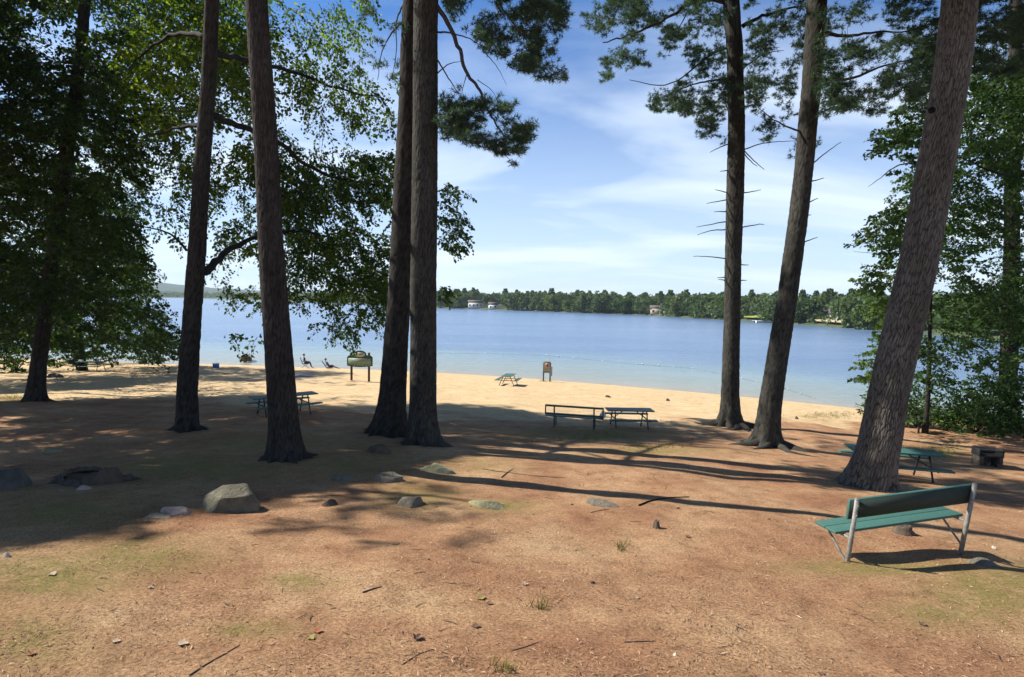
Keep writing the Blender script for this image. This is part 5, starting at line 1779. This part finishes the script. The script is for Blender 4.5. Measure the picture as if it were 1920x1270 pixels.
def rowboat():
    p = water_hit(462, 679)
    e = thing('rowboat', p, 'small dark rowboat with a reddish stern at the water edge', 'boat', None, .42)
    L, Wd = 3.2, 1.15
    m = MB(); n = 14; k = 9
    def sec(u):
        w = Wd / 2 * (1 - max(0, (u - .35) / .65) ** 2.2 * .98); sheer = .52 + .18 * u ** 2
        return w, sheer
    for side in (0, 1):
        for i in range(n):
            u = i / (n - 1); w_, sh = sec(u)
            w_ -= side * .03
            for j in range(k):
                a = -1 + 2 * j / (k - 1)
                z = -.12 + (sh + .12) * abs(a) ** 2.2 + side * .03 * (1 - abs(a))
                m.v.append(Vector((w_ * a * (.75 + .25 * abs(a)), u * L - .4, z)))
    for side in (0, 1):
        o = side * n * k
        for i in range(n - 1):
            for j in range(k - 1):
                q = (o + i * k + j, o + i * k + j + 1, o + (i + 1) * k + j + 1, o + (i + 1) * k + j)
                m.f.append(q if side else q[::-1])
    for i in range(n - 1):
        for j in (0, k - 1):
            m.f.append((i * k + j, (i + 1) * k + j, n * k + (i + 1) * k + j, n * k + i * k + j))
    m.build('hull', M['black'], e, smooth=True)
    MB().poly([(-.55, .12), (.55, .12), (.57, .50), (.3, .60), (-.3, .60), (-.57, .50)], .05).build('transom', M['boat_red'], e, bevel=.01).location = (0, -.43, 0)
    for y in (.25, 1.1, 1.9):
        MB().box((0, y, .38), (1.0 - .16 * y, .22, .03)).build('thwart', M['post_wood'], e)
    t = MB().box((0, -.50, .62), (.22, .26, .34)).build('outboard_motor', M['black'], e, bevel=.05)
    MB().box((0, -.52, .2), (.09, .12, .5)).build('motor_leg', M['black'], t, bevel=.02)


rowboat()
c = ground_hit(405, 690)
e = thing('cooler', c, 'small blue and white cooler on the shaded sand left of the rowboat', 'cooler', None, .3)
MB().box((0, 0, .17), (.5, .32, .34)).build('box', M['blue_cloth'], e, bevel=.03)
MB().box((0, 0, .375), (.52, .34, .07)).build('lid', M['white'], e, bevel=.02)
MB().tube([(-.26, 0, .3), (-.27, 0, .45), (.27, 0, .45), (.26, 0, .3)], .012, 6).build('handle', M['white'], e, smooth=True)
c = ground_hit(562, 706)
mb = MB(); nx = 14
for i in range(nx):
    for j in range(7):
        x, y = -.95 + 1.9 * i / (nx - 1), -.5 + j / 6
        mb.v.append(Vector((x, y, .03 + .02 * math.sin(x * 9 + y * 5) + float(G(c[0] + x, c[1] + y) - c[2]))))
for i in range(nx - 1):
    for j in range(6):
        mb.f.append((i * 7 + j, (i + 1) * 7 + j, (i + 1) * 7 + j + 1, i * 7 + j + 1))
o = mb.build('beach_towel', M['blue_cloth'], None, smooth=True, loc=tuple(c))
o.modifiers.new('thick', 'SOLIDIFY').thickness = .012
tag(o, 'bright blue towel spread on the sand right of the reddish pine', 'towel')
c = ground_hit(145, 695)
e = thing('folding_chair', c, 'dark folding chair at the left end of the shaded picnic table', 'chair', None, .5)
MB().bar((0, .22, .43), (0, -.22, .41), .5, .02).build('seat', M['navy'], e)
MB().bar((0, -.23, .43), (0, -.38, .95), .5, .02, (0, 1, 0)).build('backrest', M['navy'], e)
m = MB()
for s in (-1, 1):
    m.tube([(s * .26, .3, 0), (s * .26, -.24, .44), (s * .26, -.38, .95)], .013, 7); m.tube([(s * .26, -.32, 0), (s * .26, .24, .43)], .013, 7)
m.build('chair_frame', M['iron'], e, smooth=True)
c = ground_hit(172, 696)
tag(MB().box((0, 0, .06), (.3, .2, .12)).build('paper_box', M['white'], None, loc=(c[0] - .75, c[1] - .1, c[2] + .767), bevel=.01), 'small white box on the shaded picnic table', 'box')


# swimming line
def swim_line():
    K = [(760, 661), (830, 663), (905, 663), (960, 664), (1025, 667), (1046, 669), (1110, 676), (1205, 684), (1235, 686), (1300, 691), (1335, 699), (1400, 712), (1470, 729), (1530, 748)]
    P = np.array([water_hit(a, b) for a, b in K])
    s = np.concatenate([[0], np.cumsum(np.linalg.norm(np.diff(P, axis=0), axis=1))])
    ss = np.arange(0, s[-1], 1.1)
    Q = np.stack([np.interp(ss, s, P[:, i]) for i in range(3)], 1)
    Q[:, 1] += .35 * np.sin(ss * .31)
    o = Q[0].copy()
    e = thing('swim_line', o, 'rope of small floats marking off the shallow swimming water', 'float line')
    MB().tube([tuple(q - o + np.array([0, 0, .02])) for q in Q], .008, 5).build('rope', M['post_grey'], e, smooth=True)
    V, Fc = ico(2)
    big = [water_hit(a, b) for a, b in ((1025, 667), (1046, 669), (1205, 684), (1235, 686), (1470, 729))]
    me = set_mesh('float', V * np.array([.07, .045, .04]), Fc.ravel(), np.full(len(Fc), 3), M['white'], True)
    me2 = set_mesh('float', V * np.array([.07, .045, .04]), Fc.ravel(), np.full(len(Fc), 3), M['orange'], True)
    me3 = set_mesh('float', V * np.array([.16, .07, .06]), Fc.ravel(), np.full(len(Fc), 3), M['white'], True)
    for i, q in enumerate(Q[::2]):
        link('float', me2 if i % 4 == 0 else me, e, tuple(q - o + np.array([0, 0, .05])))
    for q in big:
        link('float', me3, e, tuple(q - o + np.array([0, 0, .08])))


swim_line()

# ------------------------------------------------------------------ far shore
FS = [(-700, 556.0, 1500), (250, 558.6, 1750), (340, 558.6, 1700), (490, 560.5, 1300), (620, 566, 900), (700, 570.5, 740), (830, 577.5, 520), (1000, 583, 450), (1200, 590.3, 385), (1400, 600, 296), (1520, 606, 258), (1620, 612, 232), (1750, 619, 205), (1960, 630, 178), (2400, 660, 140)]
FSX = np.array([f[0] for f in FS], float)
_fd = []
for px, py, dd_ in FS:
    d = ray(px, py); hz = d / np.linalg.norm(d[:2])
    _fd.append(hz[:2] * dd_)
FSP = np.array(_fd)


def far_pt(px, offd):
    x = np.interp(px, FSX, FSP[:, 0]); y = np.interp(px, FSX, FSP[:, 1])
    d = np.hypot(x, y)
    k = (d + offd) / d
    return x * k, y * k


def far_z(off):
    return np.interp(off, [-20, 0, 3, 12, 40, 120, 300, 900], [-1.5, .1, .7, 1.5, 3.0, 5.0, 7.0, 9.0])


px_ = np.linspace(-700, 2400, 260); of_ = np.array([-20, 0, 3, 8, 16, 40, 80, 140, 240, 420])
V = []
for p in px_:
    for o_ in of_:
        x, y = far_pt(p, o_); V.append((x, y, far_z(o_) + (.6 * math.sin(p * .05) + .5 * math.sin(p * .017 + o_ * .02) if o_ > 3 else 0)))
nn_ = len(of_)
q = [(i * nn_ + j, (i + 1) * nn_ + j, (i + 1) * nn_ + j + 1, i * nn_ + j + 1) for i in range(len(px_) - 1) for j in range(nn_ - 1)]
o = link('far_shore', set_mesh('far_shore', V, np.array(q).ravel(), np.full(len(q), 4), M['far_ground'], True))
tag(o, kind='structure')
# distant hills beyond the left arm of the lake
V = []; nx = 160
hx = np.linspace(-600, 1000, nx)
for i, p in enumerate(hx):
    d = ray(p, 556); hz = d[:2] / np.linalg.norm(d[:2])
    e_ = np.interp(p, [-600, 200, 300, 340, 420, 500, 620, 760, 1000], [40, 58, 60, 52, 40, 32, 27, 22, 16]) + 5 * vn(np.array(p * .03), np.array(2.)) + 1.5 * vn(np.array(p * .2), np.array(4.))
    for dd_, hh_ in ((2100, -2), (2300, e_ * .35), (2600, e_ * .75), (3000, e_), (3600, e_ * .8), (4200, -2)):
        V.append((hz[0] * dd_, hz[1] * dd_, float(hh_)))
q = [(i * 6 + j, (i + 1) * 6 + j, (i + 1) * 6 + j + 1, i * 6 + j + 1) for i in range(nx - 1) for j in range(5)]
o = link('hills', set_mesh('hills', V, np.array(q).ravel(), np.full(len(q), 4), M['far_hill'], True))
tag(o, kind='structure')


def far_tree_mesh(kind, seed):
    r = np.random.default_rng(seed)
    n = 620
    if kind == 'pine':
        z = r.uniform(.15, 1.0, n); rad = np.clip(1.12 - z, 0, .55) * .42 * (.65 + .35 * np.abs(np.sin(z * 17))) + .04
        a = r.uniform(0, 6.283, n); rr = rad * np.sqrt(r.uniform(.25, 1, n))
        P = np.stack([np.cos(a) * rr, np.sin(a) * rr, z], 1); S = r.uniform(.07, .13, n)
    else:
        m = 13
        lobes = r.normal(0, 1, (m, 3)) * np.array([.17, .17, .10]) + np.array([0, 0, .66])
        lobes[:6, 2] = r.uniform(.12, .45, 6); lobes[:6, :2] *= 1.25
        i = r.integers(0, m, n)
        u = r.normal(0, 1, (n, 3)); u /= np.linalg.norm(u, axis=1, keepdims=True)
        P = lobes[i] + u * (r.uniform(.75, 1, n) * r.uniform(.15, .23, m)[i])[:, None]
        P[:, 2] = np.clip(P[:, 2], .03, 1.0); S = r.uniform(.07, .14, n)
    A = unit(r.normal(0, 1, (n, 3)) + np.array([0, 0, -.2])); Bv = unit(np.cross(A, r.normal(0, 1, (n, 3))))
    L = S[:, None]
    V = np.stack([P - A * L * .5, P + Bv * L * .42, P + A * L * .5, P - Bv * L * .42], 1).reshape(-1, 3)
    T = np.clip(r.normal(.5, .2, n) + (seed % 5 - 2) * .13, 0, 1)
    return set_mesh('far_tree', V, np.arange(n * 4), np.full(n, 4), M['far_leaf'], False, {'tint': np.repeat(T, 4)})


FT = [far_tree_mesh('leaf', s) for s in range(1, 8)] + [far_tree_mesh('pine', s) for s in (21, 22)]
rows = [(2.5, 0, 74), (11, .1, 62), (26, .3, 54), (48, .6, 50), (75, 1, 58)]
clear = [(1228, 1268, 12), (1396, 1442, 16), (1525, 1590, 18), (880, 945, 8)]
nfar = 0
for off_, back, cnt in rows:
    for i in range(cnt):
        p = 815 + (1655 - 815) * (i + random.uniform(.1, .9)) / cnt
        of2 = off_ + random.uniform(-3, 4) * (1 + back)
        if any(a < p < b and of2 < c_ + 14 for a, b, c_ in clear):
            continue
        x, y = far_pt(p, of2); z = float(far_z(of2))
        ztop = np.interp(p, [815, 1000, 1300, 1640], [19.0, 17.6, 15.6, 15.0])
        pine = random.random() < (.05 + .25 * back)
        h = (ztop - z) * (random.uniform(.62, .95) if back < .3 else random.uniform(.86, 1.04)) * (1.07 if pine else 1)
        wd = h * random.uniform(.8, 1.12) * (1.0 if not pine else .95)
        me = random.choice(FT[7:] if pine else FT[:7])
        o = link('far_tree', me, None, (x, y, z - .2))
        o.scale = (wd, wd, h); o.rotation_euler = (0, 0, random.uniform(0, 6.28))
        tag(o, 'dark pointed pine rising from the wood across the lake' if pine else 'rounded green tree of the wood along the far shore of the lake', 'tree', 'trees of the wood across the lake')
        nfar += 1
print('far trees', nfar, {k: round(float(t['Y']), 1) for k, t in TREES.items()})


def far_wood():
    Vs = []; Ts = []
    for _ in range(1500):
        p = random.uniform(-200, 815) if random.random() < .8 else random.uniform(1655, 2300)
        of2 = random.uniform(3, 90)
        x, y = far_pt(p, of2); z = float(far_z(of2))
        h = random.uniform(8, 14) if p < 815 else random.uniform(7, 10)
        d = math.hypot(x, y)
        n = 26
        u = rng.normal(0, 1, (n, 3)); u = unit(u)
        P = np.array([x, y, z + h * .55]) + u * np.array([h * .5, h * .5, h * .45])
        A = unit(rng.normal(0, 1, (n, 3))); B = unit(np.cross(A, rng.normal(0, 1, (n, 3)))); L = rng.uniform(1.6, 3.4, (n, 1))
        Vs.append(np.stack([P - A * L * .5, P + B * L * .45, P + A * L * .5, P - B * L * .45], 1).reshape(-1, 3)); Ts.append(np.repeat(np.clip(rng.normal(.45, .2, n), 0, 1), 4))
    V = np.concatenate(Vs); T = np.concatenate(Ts)
    o = link('far_wood', set_mesh('far_wood', V, np.arange(len(V)), np.full(len(V) // 4, 4), M['far_leaf'], False, {'tint': T}))
    tag(o, kind='stuff')


far_wood()


def house(px, off_, w_, d_, h_, rh, wall, label, yaw=0., roof='roof'):
    x, y = far_pt(px, off_); z = float(far_z(off_))
    e = thing('lake_house', (x, y, z), label, 'house', 'houses across the lake', math.atan2(-x, y) * -1 * 0 + math.atan2(y, x) - math.pi / 2 + yaw)
    MB().box((0, 0, h_ / 2 - .3), (w_, d_, h_ + .6)).build('wall', M[wall], e)
    m = MB()
    for s in (-1, 1):
        pts = []
    b = [(-w_ / 2 - .4, -d_ / 2 - .4, h_ + .002), (w_ / 2 + .4, -d_ / 2 - .4, h_ + .002), (w_ / 2 + .4, d_ / 2 + .4, h_ + .002), (-w_ / 2 - .4, d_ / 2 + .4, h_ + .002), (-w_ / 2 - .4, 0, h_ + rh), (w_ / 2 + .4, 0, h_ + rh)]
    m.v = [Vector(p) for p in b]
    m.f = [(0, 1, 5, 4), (2, 3, 4, 5), (0, 4, 3), (1, 2, 5), (3, 2, 1, 0)]
    m.build('roof', M[roof], e)
    n = max(2, int(w_ / 3))
    for i in range(n):
        MB().box((-w_ / 2 + w_ * (i + .5) / n, -d_ / 2 - .03, h_ * .55), (1.3, .1, 1.5)).build('window', M['glass'], e)


house(897, 6, 13, 8, 4.6, 2.4, 'white_wall', 'wide pale house by the water at the left of the far shore')
house(930, 5, 8, 6, 3.2, 2.4, 'white', 'small white house right of the wide pale one across the lake')
house(1240, 8, 8, 6, 3.4, 2.2, 'tan_wall', 'tan cottage across the lake above the low shore left of the stubbed pine')
house(1258, 7, 6, 5, 3.0, 2.2, 'white_wall', 'pale cottage next to the tan one across the lake')
house(1408, 20, 8, 6, 3.2, 2.2, 'white_wall', 'pale house behind the bright lawn across the lake')
house(1545, 16, 7, 6, 3.2, 2.0, 'tan_wall', 'tan house above the sandy bank at the right of the far shore')
house(1574, 18, 6, 5, 3.0, 2.0, 'white_wall', 'pale house above the sandy bank at the right of the far shore')


def patch(name, p0, p1, o0, o1, mat):
    V = []; n = 24
    for i in range(n):
        p = p0 + (p1 - p0) * i / (n - 1)
        for k in range(5):
            o_ = o0 + (o1 - o0) * k / 4
            wob = 1.2 * math.sin(i * 1.7)
            x, y = far_pt(p, o_ + (wob if k == 4 else 0)); V.append((x, y, float(far_z(o_)) + 1.35))
    q = [(i * 5 + j, (i + 1) * 5 + j, (i + 1) * 5 + j + 1, i * 5 + j + 1) for i in range(n - 1) for j in range(4)]
    tag(link(name, set_mesh(name, V, np.array(q).ravel(), np.full(len(q), 4), M[mat], True)), kind='structure')


patch('lawn', 1396, 1442, 2, 18, 'lawn')
patch('sand_bank', 1528, 1586, 2, 14, 'far_sand')


def dock(px, ln, label):
    x, y = far_pt(px, 1); e = thing('dock', (x, y, 0), label, 'dock', 'docks across the lake', math.atan2(y, x) - math.pi / 2)
    MB().box((0, -ln / 2, .55), (2.2, ln, .14)).build('deck', M['cream'], e)
    for i in range(3):
        for s in (-1, 1):
            MB().tube([(s * .9, -ln * (.1 + .4 * i), -1), (s * .9, -ln * (.1 + .4 * i), .475)], .1, 7).build('piling', M['post_grey'], e)


dock(1006, 9, 'white dock across the lake right of the houses')
dock(1418, 7, 'pale dock below the bright lawn across the lake')


def motorboat(px, off_, label, s=1.):
    x, y = far_pt(px, off_)
    e = thing('motorboat', (x, y, 0), label, 'boat', 'boats moored across the lake', math.atan2(y, x) - math.pi)
    e.rotation_euler[2] += math.pi / 2 + .3
    m = MB(); n = 12; k = 7; L, Wd = 6.5 * s, 2.3 * s
    for i in range(n):
        u = i / (n - 1); w_ = Wd / 2 * (1 - max(0, (u - .4) / .6) ** 2 * .98)
        for j in range(k):
            a = -1 + 2 * j / (k - 1)
            m.v.append(Vector((u * L - L / 2, w_ * a, -.2 + (1.0 + .35 * u) * s * abs(a) ** 1.6)))
    for i in range(n - 1):
        for j in range(k - 1):
            m.f.append((i * k + j, i * k + j + 1, (i + 1) * k + j + 1, (i + 1) * k + j))
    m.f.append(tuple(range(k)))
    b = len(m.v)
    m.build('hull', M['white'], e)
    MB().box((-.2 * s, 0, .95 * s), (3.4 * s, Wd * .8, .08)).build('deck', M['cream'], e)
    MB().bar((.9 * s, 0, 1.0 * s), (.6 * s, 0, 1.75 * s), Wd * .7, .05, (1, 0, 0)).build('windscreen', M['glass'], e)


motorboat(1436, -5, 'white motorboat moored below the bright lawn across the lake')
motorboat(812, -8, 'white motorboat near the far shore behind the twin trunks', .9)


# ------------------------------------------------------------------ summer haze over the lake
HZ = 0.00011
hm = bpy.data.materials.new('haze'); hm.use_nodes = True
hn = hm.node_tree
hn.nodes.remove(hn.nodes['Principled BSDF'])
pv = hn.nodes.new('ShaderNodeVolumePrincipled'); pv.inputs['Density'].default_value = HZ; pv.inputs['Color'].default_value = (.72, .86, 1.0, 1); pv.inputs['Anisotropy'].default_value = .1
hn.links.new(pv.outputs[0], hn.nodes['Material Output'].inputs['Volume'])
mb = MB().box((0, 1500, 45), (12600, 9600, 120))
tag(mb.build('haze', hm), kind='stuff')
